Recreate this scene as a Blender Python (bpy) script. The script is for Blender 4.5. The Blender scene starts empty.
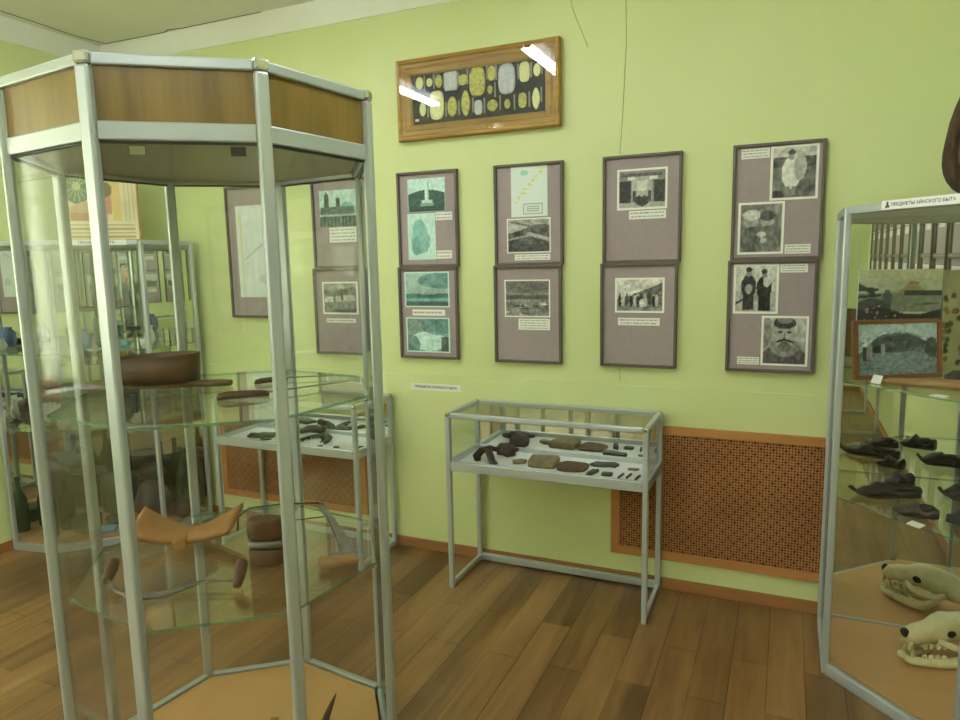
import bpy, bmesh, math, random
import numpy as np
from mathutils import Vector, Matrix, Euler, noise as mnoise
PI = math.pi
random.seed(7)
S = bpy.context.scene
COL = S.collection

# ------------------------------------------------------------------ camera, world, exposure
CAM = Vector((1.5027, -3.3434, 1.6190))
YAW, PITCH, ROLL = -0.4186, 0.1395, -0.0209
def cam_axes():
    fwd0 = Vector((math.sin(YAW), math.cos(YAW), 0)); r0 = Vector((math.cos(YAW), -math.sin(YAW), 0)); u0 = Vector((0, 0, 1))
    f = fwd0*math.cos(PITCH) - u0*math.sin(PITCH); u = u0*math.cos(PITCH) + fwd0*math.sin(PITCH)
    r = r0*math.cos(ROLL) + u*math.sin(ROLL); u2 = u*math.cos(ROLL) - r0*math.sin(ROLL)
    return r, u2, f
cr, cu, cf = cam_axes()
cd = bpy.data.cameras.new('camera'); cd.sensor_width = 36; cd.lens = 692.63*36/960; cd.clip_start = 0.02
cam = bpy.data.objects.new('camera', cd); COL.objects.link(cam)
cam.matrix_world = Matrix((( cr.x, cu.x, -cf.x, CAM.x), (cr.y, cu.y, -cf.y, CAM.y), (cr.z, cu.z, -cf.z, CAM.z), (0, 0, 0, 1)))
S.camera = cam
w = bpy.data.worlds.new('world'); S.world = w; w.use_nodes = True
w.node_tree.nodes['Background'].inputs[0].default_value = (.75, .85, 1, 1); w.node_tree.nodes['Background'].inputs[1].default_value = .6
S.view_settings.view_transform = 'Standard'; S.view_settings.look = 'None'; S.view_settings.gamma = 1
S.view_settings.use_curve_mapping = False
S.view_settings.exposure = 0.44
TUBE_STRENGTH = 28.0
WINDOW_STRENGTH = 12.0
try:
    S.cycles.transparent_max_bounces = 48; S.cycles.max_bounces = 14; S.cycles.glossy_bounces = 8
    S.cycles.diffuse_bounces = 5; S.cycles.transmission_bounces = 10
    S.cycles.sample_clamp_indirect = 6.0
except Exception: pass

# ------------------------------------------------------------------ materials
def lin(c):
    return tuple(((x/12.92) if x <= .04045 else ((x+.055)/1.055)**2.4) for x in c)
def rgb(r, g, b): return lin((r/255, g/255, b/255)) + (1,)
class NT:
    def __init__(s, m): s.t = m.node_tree; s.n = s.t.nodes
    def add(s, typ, **kw):
        nd = s.n.new(typ)
        for k, v in kw.items():
            if k == 'ins':
                for a, b in v.items(): nd.inputs[a].default_value = b
            else: setattr(nd, k, v)
        return nd
    def link(s, a, b): s.t.links.new(a, b)
    def math(s, op, a, b=None, clamp=False):
        nd = s.n.new('ShaderNodeMath'); nd.operation = op; nd.use_clamp = clamp
        for i, x in enumerate((a, b)):
            if x is None: continue
            if hasattr(x, 'links'): s.link(x, nd.inputs[i])
            else: nd.inputs[i].default_value = x
        return nd.outputs[0]
    def mix(s, f, a, b, blend='MIX'):
        nd = s.n.new('ShaderNodeMix'); nd.data_type = 'RGBA'; nd.blend_type = blend
        for i, x in ((0, f), (6, a), (7, b)):
            if hasattr(x, 'links'): s.link(x, nd.inputs[i])
            else: nd.inputs[i].default_value = x
        return nd.outputs[2]
    def coords(s, scale=(1, 1, 1), rot=(0, 0, 0)):
        tc = s.n.new('ShaderNodeTexCoord'); mp = s.n.new('ShaderNodeMapping')
        mp.inputs['Scale'].default_value = scale; mp.inputs['Rotation'].default_value = rot
        s.link(tc.outputs['Object'], mp.inputs[0]); return mp.outputs[0]
    def noise(s, vec, scale, detail=4, rough=.55):
        nd = s.n.new('ShaderNodeTexNoise'); nd.inputs['Scale'].default_value = scale
        nd.inputs['Detail'].default_value = detail; nd.inputs['Roughness'].default_value = rough
        if vec is not None: s.link(vec, nd.inputs['Vector'])
        return nd.outputs['Fac']
    def ramp(s, f, stops):
        nd = s.n.new('ShaderNodeValToRGB'); e = nd.color_ramp.elements
        e[0].position, e[0].color = stops[0]; e[1].position, e[1].color = stops[-1]
        for p_, c_ in stops[1:-1]:
            k = e.new(p_); k.color = c_
        s.link(f, nd.inputs[0]); return nd.outputs[0]
    def bump(s, h, strength, dist=.01):
        nd = s.n.new('ShaderNodeBump'); nd.inputs['Strength'].default_value = strength; nd.inputs['Distance'].default_value = dist
        s.link(h, nd.inputs['Height']); s.link(nd.outputs[0], s.bsdf.inputs['Normal'])
def mat(name, col=None, rough=.6, metal=0., spec=.5):
    m = bpy.data.materials.new(name); m.use_nodes = True; t = NT(m)
    t.bsdf = t.n['Principled BSDF']
    if col is not None: t.bsdf.inputs['Base Color'].default_value = col
    t.bsdf.inputs['Roughness'].default_value = rough; t.bsdf.inputs['Metallic'].default_value = metal
    t.bsdf.inputs['Specular IOR Level'].default_value = spec
    return m, t
def mottled(name, c1, c2, scale=20, rough=.7, bump=.3, stretch=(1, 1, 1), bscale=None, spec=.4, dist=.004):
    m, t = mat(name, None, rough, spec=spec); v = t.coords(stretch)
    f = t.noise(v, scale, 6, .6); t.link(t.ramp(f, [(.3, c1), (.7, c2)]), t.bsdf.inputs['Base Color'])
    if bump: t.bump(t.noise(v, bscale or scale*2, 5), bump, dist)
    return m
def glass_mat(name, tint, edge=False, refl=1.0):
    m = bpy.data.materials.new(name); m.use_nodes = True; t = NT(m); t.n.remove(t.n['Principled BSDF'])
    geo = t.add('ShaderNodeNewGeometry'); fr = t.add('ShaderNodeFresnel')
    ior = t.math('ADD', t.math('MULTIPLY', geo.outputs['Backfacing'], 1/1.5-1.5), 1.5); t.link(ior, fr.inputs['IOR'])
    tr = t.add('ShaderNodeBsdfTransparent', ins={'Color': tint}); gl = t.add('ShaderNodeBsdfGlossy', ins={'Color': (refl, refl, refl, 1), 'Roughness': 0.0})
    mx = t.add('ShaderNodeMixShader'); t.link(fr.outputs[0], mx.inputs[0]); t.link(tr.outputs[0], mx.inputs[1]); t.link(gl.outputs[0], mx.inputs[2])
    out = t.n['Material Output']
    if edge:
        df = t.add('ShaderNodeBsdfDiffuse', ins={'Color': rgb(120, 165, 135)}); m2 = t.add('ShaderNodeMixShader', ins={0: .45})
        t.link(mx.outputs[0], m2.inputs[1]); t.link(df.outputs[0], m2.inputs[2]); t.link(m2.outputs[0], out.inputs[0])
    else: t.link(mx.outputs[0], out.inputs[0])
    return m
def emit_mat(name, col, strength):
    m = bpy.data.materials.new(name); m.use_nodes = True; t = NT(m); t.n.remove(t.n['Principled BSDF'])
    e = t.add('ShaderNodeEmission', ins={0: col, 1: strength}); t.link(e.outputs[0], t.n['Material Output'].inputs[0]); return m

M = {}
def wall_material():
    m, t = mat('lime_wall_paint', None, .42, spec=.35); v = t.coords()
    f = t.noise(v, 1.3, 3); c = t.ramp(f, [(.3, rgb(201, 210, 149)), (.7, rgb(206, 214, 156))])
    t.link(c, t.bsdf.inputs['Base Color']); t.bump(t.noise(v, 9, 4), .10, .01); return m
M['wall'] = wall_material()
M['ceiling'] = mottled('whitewashed_ceiling', rgb(222, 222, 208), rgb(228, 228, 214), 2, .9, .08)
M['cornice'] = mottled('white_cornice_paint', rgb(224, 226, 214), rgb(232, 233, 222), 3, .8, .05)
def floor_material():
    m, t = mat('brown_laminate', None, .36, spec=.45); v = t.coords((1, 1, 1), (0, 0, PI/2))
    br = t.add('ShaderNodeTexBrick', offset=.37, offset_frequency=2, ins={'Color1': rgb(142, 106, 62), 'Color2': rgb(88, 62, 34), 'Mortar': rgb(50, 34, 18), 'Scale': 1.0, 'Mortar Size': .0022, 'Mortar Smooth': .4, 'Bias': -.1, 'Brick Width': .86, 'Row Height': .135})
    t.link(v, br.inputs['Vector'])
    g = t.coords((26, 2.2, 1)); f = t.noise(g, 1.0, 6, .65); f2 = t.noise(t.coords((7, .8, 1)), 1.0, 3)
    c = t.mix(t.math('MULTIPLY', t.math('SUBTRACT', f, .35, True), 1.5, True), br.outputs['Color'], rgb(76, 54, 28))
    c = t.mix(t.math('MULTIPLY', t.math('SUBTRACT', f2, .48, True), 2.2, True), c, rgb(166, 130, 82))
    t.link(c, t.bsdf.inputs['Base Color']); t.bump(br.outputs['Fac'], -.25, .002); return m
M['floor'] = floor_material()
def wood(name, c1, c2, rough=.45, vert=True, sc=1.0, spec=.4, axis=None):
    m, t = mat(name, None, rough, spec=spec)
    st = axis or ((18, 18, 1.6) if vert else (1.6, 18, 18))
    v = t.coords(tuple(k*sc for k in st)); f = t.noise(v, 1.0, 6, .62)
    t.link(t.ramp(f, [(.28, c1), (.52, tuple((a+b)/2 for a, b in zip(c1, c2))), (.75, c2)]), t.bsdf.inputs['Base Color']); t.bump(f, .08, .004); return m
M['veneer'] = wood('oak_veneer', rgb(106, 84, 34), rgb(146, 117, 56), .3, spec=.6)
M['soffit'] = wood('brown_soffit_board', rgb(132, 118, 92), rgb(150, 134, 106), .35, False, .4)
M['baseboard'] = wood('orange_brown_skirting', rgb(140, 94, 54), rgb(164, 114, 68), .45, False, .5)
M['grille_frame'] = wood('orange_wood_strip', rgb(168, 114, 62), rgb(188, 132, 76), .5, False, .5)
M['case_board'] = wood('tan_laminate_board', rgb(186, 142, 90), rgb(202, 158, 104), .4, False, .3)
M['gold_frame'] = wood('golden_oak_moulding', rgb(126, 90, 28), rgb(186, 146, 66), .3, False, 1.2)
M['frame_dark'], _ = mat('grey_brown_frame', rgb(92, 80, 74), .45)
M['mount'] = mottled('mauve_mount_board', rgb(150, 136, 136), rgb(157, 143, 142), 30, .8, .03)
M['alu'], _ = mat('brushed_aluminium', rgb(188, 195, 198), .33, .5, .5)
M['chrome'], _ = mat('bright_cap', rgb(205, 205, 200), .15, .9)
M['alu_dark'], _ = mat('dark_gasket', rgb(50, 56, 52), .6)
M['glass'] = glass_mat('cabinet_glass', (.985, .992, .985, 1), refl=.6)
M['shelf'] = glass_mat('shelf_glass', (.955, .98, .955, 1))
M['shelf_edge'] = glass_mat('green_glass_edge', (.55, .78, .62, 1), True)
M['pic_glass'] = glass_mat('picture_glass', (.99, .99, .99, 1))
M['mirror'], _ = mat('mirror', (.86, .89, .84, 1), .0, 1.0)
M['tray'] = mottled('white_tray', rgb(236, 238, 242), rgb(240, 241, 244), 8, .6, .02)
M['paper'], _ = mat('white_paper', rgb(232, 232, 226), .8)
M['ink'], _ = mat('black_ink', rgb(24, 26, 36), .8)
M['black_board'], _ = mat('black_board', rgb(22, 24, 30), .7)
M['plastic_white'], _ = mat('white_plastic', rgb(230, 232, 230), .4)
M['crack'], _ = mat('plaster_crack', rgb(110, 118, 78), .9)
M['crack_ceiling'], _ = mat('ceiling_crack', rgb(120, 118, 98), .9)
def grille_material():
    m, t = mat('pierced_fibreboard', None, .7, spec=.2)
    tc = t.n.new('ShaderNodeTexCoord'); sp = t.n.new('ShaderNodeSeparateXYZ'); t.link(tc.outputs['Object'], sp.inputs[0])
    k = 2*PI/.052
    u = t.math('MULTIPLY', sp.outputs[0], k); v = t.math('MULTIPLY', sp.outputs[2], k)
    c = lambda x, q=1: t.math('COSINE', t.math('MULTIPLY', x, q))
    dots = t.math('ADD', c(u, 4), c(v, 4)); big = t.math('MULTIPLY', c(u), c(v)); fine = t.math('MULTIPLY', c(u, 2), c(v, 2))
    hole = t.math('GREATER_THAN', dots, t.math('ADD', t.math('ADD', t.math('MULTIPLY', big, .75), t.math('MULTIPLY', fine, -.45)), .66))
    n = t.noise(t.coords(), 5, 3)
    base = t.ramp(n, [(.3, rgb(146, 98, 58)), (.7, rgb(162, 112, 68))])
    t.link(t.mix(hole, base, rgb(52, 28, 20)), t.bsdf.inputs['Base Color']); t.bump(hole, -.6, .004); return m
M['grille'] = grille_material()
def print_material():
    m, t = mat('printed_paper', None, .45, spec=.35); a = t.add('ShaderNodeAttribute', attribute_name='ink')
    t.link(a.outputs['Color'], t.bsdf.inputs['Base Color']); return m
M['print'] = print_material()

# ------------------------------------------------------------------ mesh helpers
class MB:
    def __init__(s): s.bm = bmesh.new()
    def face(s, vs, mi=0, smooth=False):
        try:
            f = s.bm.faces.new(vs); f.material_index = mi; f.smooth = smooth; return f
        except ValueError: return None
    def box(s, a, b, mi=0):
        x0, y0, z0 = (min(p) for p in zip(a, b)); x1, y1, z1 = (max(p) for p in zip(a, b))
        v = [s.bm.verts.new(q) for q in ((x0,y0,z0),(x1,y0,z0),(x1,y1,z0),(x0,y1,z0),(x0,y0,z1),(x1,y0,z1),(x1,y1,z1),(x0,y1,z1))]
        for f in ((3,2,1,0),(4,5,6,7),(0,1,5,4),(1,2,6,5),(2,3,7,6),(3,0,4,7)): s.face([v[i] for i in f], mi)
        return s
    def obox(s, c, ax, ay, az, hx, hy, hz, mi=0):
        c, ax, ay, az = map(Vector, (c, ax, ay, az)); v = []
        for k in (-1, 1):
            for i, j in ((-1,-1),(1,-1),(1,1),(-1,1)): v.append(s.bm.verts.new(c+ax*i*hx+ay*j*hy+az*k*hz))
        for f in ((3,2,1,0),(4,5,6,7),(0,1,5,4),(1,2,6,5),(2,3,7,6),(3,0,4,7)): s.face([v[i] for i in f], mi)
        return s
    def bar(s, a, b, wd, ht, up=(0, 0, 1)):
        a, b = Vector(a), Vector(b); d = (b-a); L = d.length; d.normalize(); up = Vector(up); sd = d.cross(up).normalized(); u2 = sd.cross(d)
        return s.obox((a+b)/2, d, sd, u2, L/2, wd/2, ht/2)
    def prism(s, poly, z0, z1, mi_side=0, mi_cap=0):
        n = len(poly); lo = [s.bm.verts.new((p[0], p[1], z0)) for p in poly]; hi = [s.bm.verts.new((p[0], p[1], z1)) for p in poly]
        s.face(lo[::-1], mi_cap); s.face(hi, mi_cap)
        for i in range(n): s.face([lo[i], lo[(i+1) % n], hi[(i+1) % n], hi[i]], mi_side)
        return s
    def loft(s, rings, cap=True, mi=0, smooth=True):
        rs = [[s.bm.verts.new(p) for p in r] for r in rings]
        for a, b in zip(rs[:-1], rs[1:]):
            n = len(a)
            for i in range(n): s.face([a[i], a[(i+1) % n], b[(i+1) % n], b[i]], mi, smooth)
        if cap: s.face(rs[0][::-1], mi); s.face(rs[-1], mi)
        return s
    def tube(s, pts, rad, n=8, mi=0, flat=1.0, cap=True):
        pts = [Vector(p) for p in pts]; rr = rad if isinstance(rad, (list, tuple)) else [rad]*len(pts); rings = []; up = None
        for i, p_ in enumerate(pts):
            t = (pts[min(i+1, len(pts)-1)]-pts[max(i-1, 0)]).normalized()
            if up is None: up = Vector((0, 0, 1)) if abs(t.z) < .9 else Vector((1, 0, 0))
            sd = t.cross(up).normalized(); up = sd.cross(t).normalized()
            rings.append([p_ + sd*math.cos(2*PI*k/n)*rr[i] + up*math.sin(2*PI*k/n)*rr[i]*flat for k in range(n)])
        return s.loft(rings, cap, mi)
    def lathe(s, c, prof, n=20, mi=0, sx=1, sy=1):
        c = Vector(c)
        return s.loft([[c+Vector((math.cos(2*PI*k/n)*r*sx, math.sin(2*PI*k/n)*r*sy, z)) for k in range(n)] for r, z in prof], True, mi)
    def blob(s, c, sc, seed=0, rough=.15, freq=1.6, rot=0, sub=3, flat=None):
        r = bmesh.ops.create_icosphere(s.bm, subdivisions=sub, radius=1.0); R_ = Matrix.Rotation(rot, 3, 'Z')
        for v in r['verts']:
            q = v.co.copy(); k = 1+rough*mnoise.noise(q*freq+Vector((seed*3.1, seed*7.7, seed)))*1.6
            q = q*k
            if flat is not None: q.z = max(q.z, flat)
            v.co = Vector(c)+R_ @ Vector((q.x*sc[0], q.y*sc[1], q.z*sc[2]))
        for f in s.bm.faces: f.smooth = True
        return s
    def build(s, name, mats, parent=None, bevel=0, smooth=False, **props):
        me = bpy.data.meshes.new(name); bmesh.ops.recalc_face_normals(s.bm, faces=s.bm.faces[:])
        if parent is not None: s.bm.transform(wm(parent).inverted())
        s.bm.to_mesh(me); s.bm.free()
        for m in (mats if isinstance(mats, (list, tuple)) else [mats]): me.materials.append(m)
        o = bpy.data.objects.new(name, me); COL.objects.link(o)
        if parent is not None: o.parent = parent
        if bevel:
            b = o.modifiers.new('bevel', 'BEVEL'); b.width = bevel; b.segments = 2; b.limit_method = 'ANGLE'
        for k, v in props.items(): o[k] = v
        return o
def wm(o):
    m = Matrix.LocRotScale(o.location, o.rotation_euler, o.scale)
    return wm(o.parent) @ m if o.parent else m
def thing(name, label, cat, loc=(0, 0, 0), rz=0, group=None):
    o = bpy.data.objects.new(name, None); COL.objects.link(o); o.location = loc; o.rotation_euler = (0, 0, rz); o.empty_display_size = .05
    o['label'] = label; o['category'] = cat
    if group: o['group'] = group
    return o
def tag(o, label, cat, group=None):
    o['label'] = label; o['category'] = cat
    if group: o['group'] = group
    return o
def struct(name, mb, m, parent=None, **k): return mb.build(name, m, parent, kind='structure', **k)
def dup(root, loc, rz, label):
    r = root.copy(); COL.objects.link(r); r.location = loc; r.rotation_euler = (0, 0, rz); r['label'] = label
    for ch in list(root.children):
        c = ch.copy(); COL.objects.link(c); c.parent = r
        for g in list(ch.children):
            d = g.copy(); COL.objects.link(d); d.parent = c
    return r
def text_mb(body, size, origin, xdir, nrm, fit=False):
    cv = bpy.data.curves.new('t', 'FONT'); cv.body = body; cv.size = 1; cv.align_x = 'CENTER'; cv.align_y = 'CENTER'; cv.offset = .014 if size < .25 else .034
    o = bpy.data.objects.new('t', cv); COL.objects.link(o); dg = bpy.context.evaluated_depsgraph_get()
    me = bpy.data.meshes.new_from_object(o.evaluated_get(dg)); COL.objects.unlink(o); bpy.data.objects.remove(o)
    xs = [v.co.x for v in me.vertices]; k = size/(max(xs)-min(xs)); me.transform(Matrix.Diagonal((k, k, k, 1)))
    x = Vector(xdir).normalized(); n = Vector(nrm).normalized(); y = n.cross(x)
    me.transform(Matrix(((x.x, y.x, n.x, origin[0]), (x.y, y.y, n.y, origin[1]), (x.z, y.z, n.z, origin[2]), (0, 0, 0, 1))))
    mb = MB(); mb.bm.from_mesh(me); bpy.data.meshes.remove(me); return mb

# ------------------------------------------------------------------ printed pictures (drawn as small colour grids)
rng = np.random.default_rng(5)
def vnoise(h, w_, n, m=None):
    m = m or n; g = rng.random((n+2, m+2)); y = np.linspace(0, n, h); x = np.linspace(0, m, w_)
    yi = y.astype(int); xi = x.astype(int); fy = (y-yi)[:, None]; fx = (x-xi)[None, :]
    return (g[yi][:, xi]*(1-fy)*(1-fx)+g[yi+1][:, xi]*fy*(1-fx)+g[yi][:, xi+1]*(1-fy)*fx+g[yi+1][:, xi+1]*fy*fx)
class Pic:
    def __init__(s, w_=52, h=40, bg=.7, tint=(1, 1, .96)):
        s.w, s.h = w_, h; s.a = np.ones((h, w_, 3))*bg; s.t = np.array(tint); s.Y, s.X = np.mgrid[0:h, 0:w_]; s.X = s.X/(w_-1); s.Y = s.Y/(h-1)
    def put(s, mask, c, al=1.0):
        c = np.array(c if hasattr(c, '__len__') else (c, c, c), float); m = (mask.astype(float)*al)[..., None]; s.a = s.a*(1-m)+c*m; return s
    def rect(s, x0, y0, x1, y1, c, al=1): return s.put((s.X >= x0) & (s.X <= x1) & (s.Y >= y0) & (s.Y <= y1), c, al)
    def ell(s, x, y, rx, ry, c, al=1): return s.put(((s.X-x)/rx)**2+((s.Y-y)/ry)**2 <= 1, c, al)
    def above(s, fn, c, al=1): return s.put(s.Y < fn(s.X), c, al)
    def below(s, fn, c, al=1): return s.put(s.Y > fn(s.X), c, al)
    def line(s, x0, y0, x1, y1, wd, c):
        dx, dy = x1-x0, y1-y0; L = dx*dx+dy*dy+1e-9; t = np.clip(((s.X-x0)*dx+(s.Y-y0)*dy)/L, 0, 1)
        return s.put((s.X-x0-t*dx)**2+(s.Y-y0-t*dy)**2 < wd*wd, c)
    def grain(s, amp=.1, n=12, mask=None):
        k = (vnoise(s.h, s.w, n, int(n*1.3))-.5)*2*amp; k = k if mask is None else k*mask; s.a = np.clip(s.a+k[..., None], 0, 1); return s
    def border(s, px=2, c=.92):
        s.a[:px] = c; s.a[-px:] = c; s.a[:, :px] = c; s.a[:, -px:] = c; return s
    def tinted(s): s.a = s.a*s.t; return s
def caption(rows=2, w_=44, h=None, c=.9):
    h = h or rows*5+3; p = Pic(w_, h, c)
    for r in range(rows):
        y = 2+r*5; n0 = 3 if r else 2; x = n0
        while x < w_-4:
            L = random.randint(2, 6); p.a[y+1:y+3, x:min(x+L, w_-3)] = .58+.1*random.random(); x += L+1
    return p
def print_obj(name, p_, parent, x0, x1, z0, z1, y, lab=None, plane=None, thick=.0012):
    """a printed sheet with thickness: front face carries the colours"""
    h, w_ = p_.h, p_.w; a = np.clip(p_.tinted().a, 0, 1); a = np.where(a <= .04045, a/12.92, ((a+.055)/1.055)**2.4)
    bm = bmesh.new(); cl = bm.verts.layers.float_color.new('ink')
    if plane is None: O, U, V, N = Vector((x0, y, z1)), Vector((x1-x0, 0, 0)), Vector((0, 0, z0-z1)), Vector((0, -1, 0))
    else: O, U, V, N = plane
    gr = []
    for j in range(h):
        row = []
        for i in range(w_):
            v = bm.verts.new(O+U*(i/(w_-1))+V*(j/(h-1))+N*thick); v[cl] = (*a[j, i], 1); row.append(v)
        gr.append(row)
    for j in range(h-1):
        for i in range(w_-1): bm.faces.new((gr[j+1][i], gr[j+1][i+1], gr[j][i+1], gr[j][i]))
    rim = [gr[0][i] for i in range(w_)]+[gr[j][-1] for j in range(1, h)]+[gr[-1][i] for i in range(w_-2, -1, -1)]+[gr[j][0] for j in range(h-2, 0, -1)]
    bk = []
    for v in rim:
        q = bm.verts.new(v.co-N*thick); q[cl] = (.7, .7, .68, 1); bk.append(q)
    for i in range(len(rim)): k = (i+1) % len(rim); bm.faces.new((rim[i], rim[k], bk[k], bk[i]))
    if parent is not None: bm.transform(wm(parent).inverted())
    me = bpy.data.meshes.new(name); bm.to_mesh(me); bm.free(); me.materials.append(M['print'])
    o = bpy.data.objects.new(name, me); COL.objects.link(o); o.parent = parent
    if lab: o['label'] = lab
    return o
TEAL = (.86, 1.0, .96); GREY = (1, 1, .95)

# ------------------------------------------------------------------ room shell
XL, XR, YF, ZC = -2.635, 2.35, -6.2, 3.06
struct('floor', MB().box((XL-.2, YF-.2, -.1), (XR+.2, .2, 0)), M['floor'])
struct('ceiling', MB().box((XL-.2, YF-.2, ZC), (XR+.2, .2, ZC+.1)), M['ceiling'])
struct('wall_back', MB().box((XL-.2, 0, 0), (XR+.2, .2, ZC)).prism([(XL, -.012), (XR, -.012), (XR, .05), (XL, .05)], 0, 1.01), M['wall'])
struct('wall_right', MB().box((XR, YF, 0), (XR+.2, 0, ZC)), M['wall'])
FX0, FX1, FZ0, FZ1 = -2.4, -.5, .95, 2.55  # opening for the added fill window
struct('wall_front', MB().box((XL-.2, YF-.2, 0), (FX0, YF, ZC)).box((FX1, YF-.2, 0), (XR+.2, YF, ZC)).box((FX0, YF-.2, 0), (FX1, YF, FZ0)).box((FX0, YF-.2, FZ1), (FX1, YF, ZC)), M['wall'])
WIN = [(-3.14, -2.1), (-5.6, -4.0)]; WZ0, WZ1 = .95, 2.55
mb = MB(); ys = [0]+[y for a, b in WIN for y in (b, a)]+[YF]
for i in range(0, len(ys), 2): mb.box((XL-.2, ys[i+1], 0), (XL, ys[i], ZC))
for a, b in WIN: mb.box((XL-.2, a, 0), (XL, b, WZ0)).box((XL-.2, a, WZ1), (XL, b, ZC))
struct('wall_left', mb, M['wall'])
struct('trim_1', MB().box((XL, -.006, 2.925), (XR, 0, ZC)), M['cornice'])
struct('trim_2', MB().box((XL, YF, 2.925), (XL+.006, 0, ZC)), M['cornice'])
struct('trim_3', MB().box((XR-.006, YF, 2.925), (XR, 0, ZC)), M['cornice'])
struct('baseboard_back', MB().box((XL, -.027, 0), (XR, -.012, .058)), M['baseboard'], bevel=.004)
struct('baseboard_left', MB().box((XL, YF, 0), (XL+.015, -.027, .058)), M['baseboard'], bevel=.004)
struct('baseboard_right', MB().box((XR-.015, YF, 0), (XR, -.027, .058)), M['baseboard'], bevel=.004)
struct('baseboard_front', MB().box((XL, YF, 0), (XR, YF+.015, .058)), M['baseboard'], bevel=.004)
# cracks in the plaster
def crack(name, pts, r, m): struct(name, MB().tube(pts, r, 5), m)
crack('trim_4', [(.507, -.0003, 2.9), (.53, -.0003, 2.79), (.55, -.0003, 2.738), (.575, -.0003, 2.68), (.603, -.0003, 2.611)], .0011, M['crack'])
crack('trim_5', [(.79, -.0003, 2.92), (.78, -.0003, 2.79), (.784, -.0003, 2.6), (.778, -.0003, 2.486), (.77, -.0003, 2.3), (.757, -.0003, 2.11)], .0012, M['crack'])
crack('trim_6', [(.765, -.0003, 1.10), (.765, -.0003, 1.03)], .0011, M['crack'])
cp = [(-2.55, -.9, ZC), (-2.56, -.55, ZC), (-2.585, -.2, ZC), (-2.55, -.02, ZC), (-2.3, -.012, ZC), (-2.05, -.008, ZC), (-2.0, -.03, ZC), (-1.9, -.012, ZC), (-1.3, -.01, ZC)]
crack('trim_7', [Vector(p_)+Vector((0, 0, .0003)) for p_ in cp], .004, M['crack_ceiling'])
# windows with daylight and sheer curtains on the street side, plus one added for light
M['day'] = emit_mat('daylit_pane', (.92, .98, 1.0, 1), WINDOW_STRENGTH)
def curtain_material():
    m = bpy.data.materials.new('sheer_curtain'); m.use_nodes = True; t = NT(m); t.n.remove(t.n['Principled BSDF'])
    d = t.add('ShaderNodeBsdfDiffuse', ins={0: rgb(235, 235, 215)}); tl = t.add('ShaderNodeBsdfTranslucent', ins={0: rgb(240, 240, 215)}); tr = t.add('ShaderNodeBsdfTransparent')
    a = t.add('ShaderNodeMixShader', ins={0: .5}); b = t.add('ShaderNodeMixShader', ins={0: .25})
    t.link(d.outputs[0], a.inputs[1]); t.link(tl.outputs[0], a.inputs[2]); t.link(a.outputs[0], b.inputs[1]); t.link(tr.outputs[0], b.inputs[2])
    t.link(b.outputs[0], t.n['Material Output'].inputs[0]); return m
M['curtain'] = curtain_material()
for i, (a, b) in enumerate(WIN):
    wn = struct(f'window_{i+1}', MB().box((XL-.16, a, WZ0), (XL-.155, b, WZ1)), M['day'])
    fr = MB(); fx0, fx1 = XL-.15, XL-.10
    for y0, y1 in ((a, a+.06), (b-.06, b), ((a+b)/2-.03, (a+b)/2+.03)): fr.box((fx0, y0, WZ0), (fx1, y1, WZ1))
    fr.box((fx0, a, WZ0), (fx1, b, WZ0+.06)).box((fx0, a, WZ1-.06), (fx1, b, WZ1)).box((fx0, a, 2.0), (fx1, b, 2.05))
    fr.build('window_frame', M['plastic_white'], wn)
    MB().box((XL-.1, a-.04, WZ0-.03), (XL+.16, b+.04, WZ0)).build('window_sill', M['plastic_white'], wn)
wn = struct('window_3', MB().box((FX0, YF-.16, FZ0), (FX1, YF-.155, FZ1)), M['day']); fr = MB(); fy0, fy1 = YF-.15, YF-.1  # unseen window added to even out light on the back wall
for x0, x1 in ((FX0, FX0+.06), (FX1-.06, FX1), (-1.78, -1.72), (-1.18, -1.12)): fr.box((x0, fy0, FZ0), (x1, fy1, FZ1))
fr.box((FX0, fy0, FZ0), (FX1, fy1, FZ0+.06)).box((FX0, fy0, FZ1-.06), (FX1, fy1, FZ1)).build('window_frame', M['plastic_white'], wn)
MB().box((FX0-.04, YF-.1, FZ0-.03), (FX1+.04, YF+.16, FZ0)).build('window_sill', M['plastic_white'], wn)
def make_curtain(y0, y1, label):
    n = 90; fr_, bk_ = [], []; mb = MB()
    for k in range(n+1):
        y = y0+(y1-y0)*k/n; x = XL+.10+.035*math.sin(k*.62)+.015*math.sin(k*.27)
        fr_.append((x, y)); bk_.append((x+.002, y))
    mb.prism(fr_+bk_[::-1], 1.02, 2.72)
    cpp = thing('sheer_curtain', label, 'curtain', (XL+.09, (y0+y1)/2, 1.02), group='window curtains')
    mb.build('fabric', M['curtain'], cpp); MB().tube([(XL+.09, y0-.05, 2.735), (XL+.09, y1+.05, 2.735)], .012, 8).build('curtain_rail', M['plastic_white'], cpp)
make_curtain(-3.2, -2.0, 'sheer pale curtain at the window nearer the corner showcase with bottles')
make_curtain(-5.7, -3.9, 'sheer pale curtain at the window farther from the corner showcase')

cpp = thing('sheer_curtain', 'sheer pale curtain at the added fill light window behind the person', 'curtain', ((FX0+FX1)/2, YF+.09, 1.02), group='window curtains')
fr_, bk_ = [], []
for k in range(151):
    x = FX0-.1+(FX1-FX0+.2)*k/150; y = YF+.09+.022*math.sin(k*.9)+.012*math.sin(k*.37); fr_.append((x, y)); bk_.append((x, y+.002))
MB().prism(fr_+bk_[::-1], .8, 2.72).build('fabric', M['curtain'], cpp); MB().tube([(FX0-.15, YF+.09, 2.735), (FX1+.15, YF+.09, 2.735)], .012, 8).build('curtain_rail', M['plastic_white'], cpp)
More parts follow.
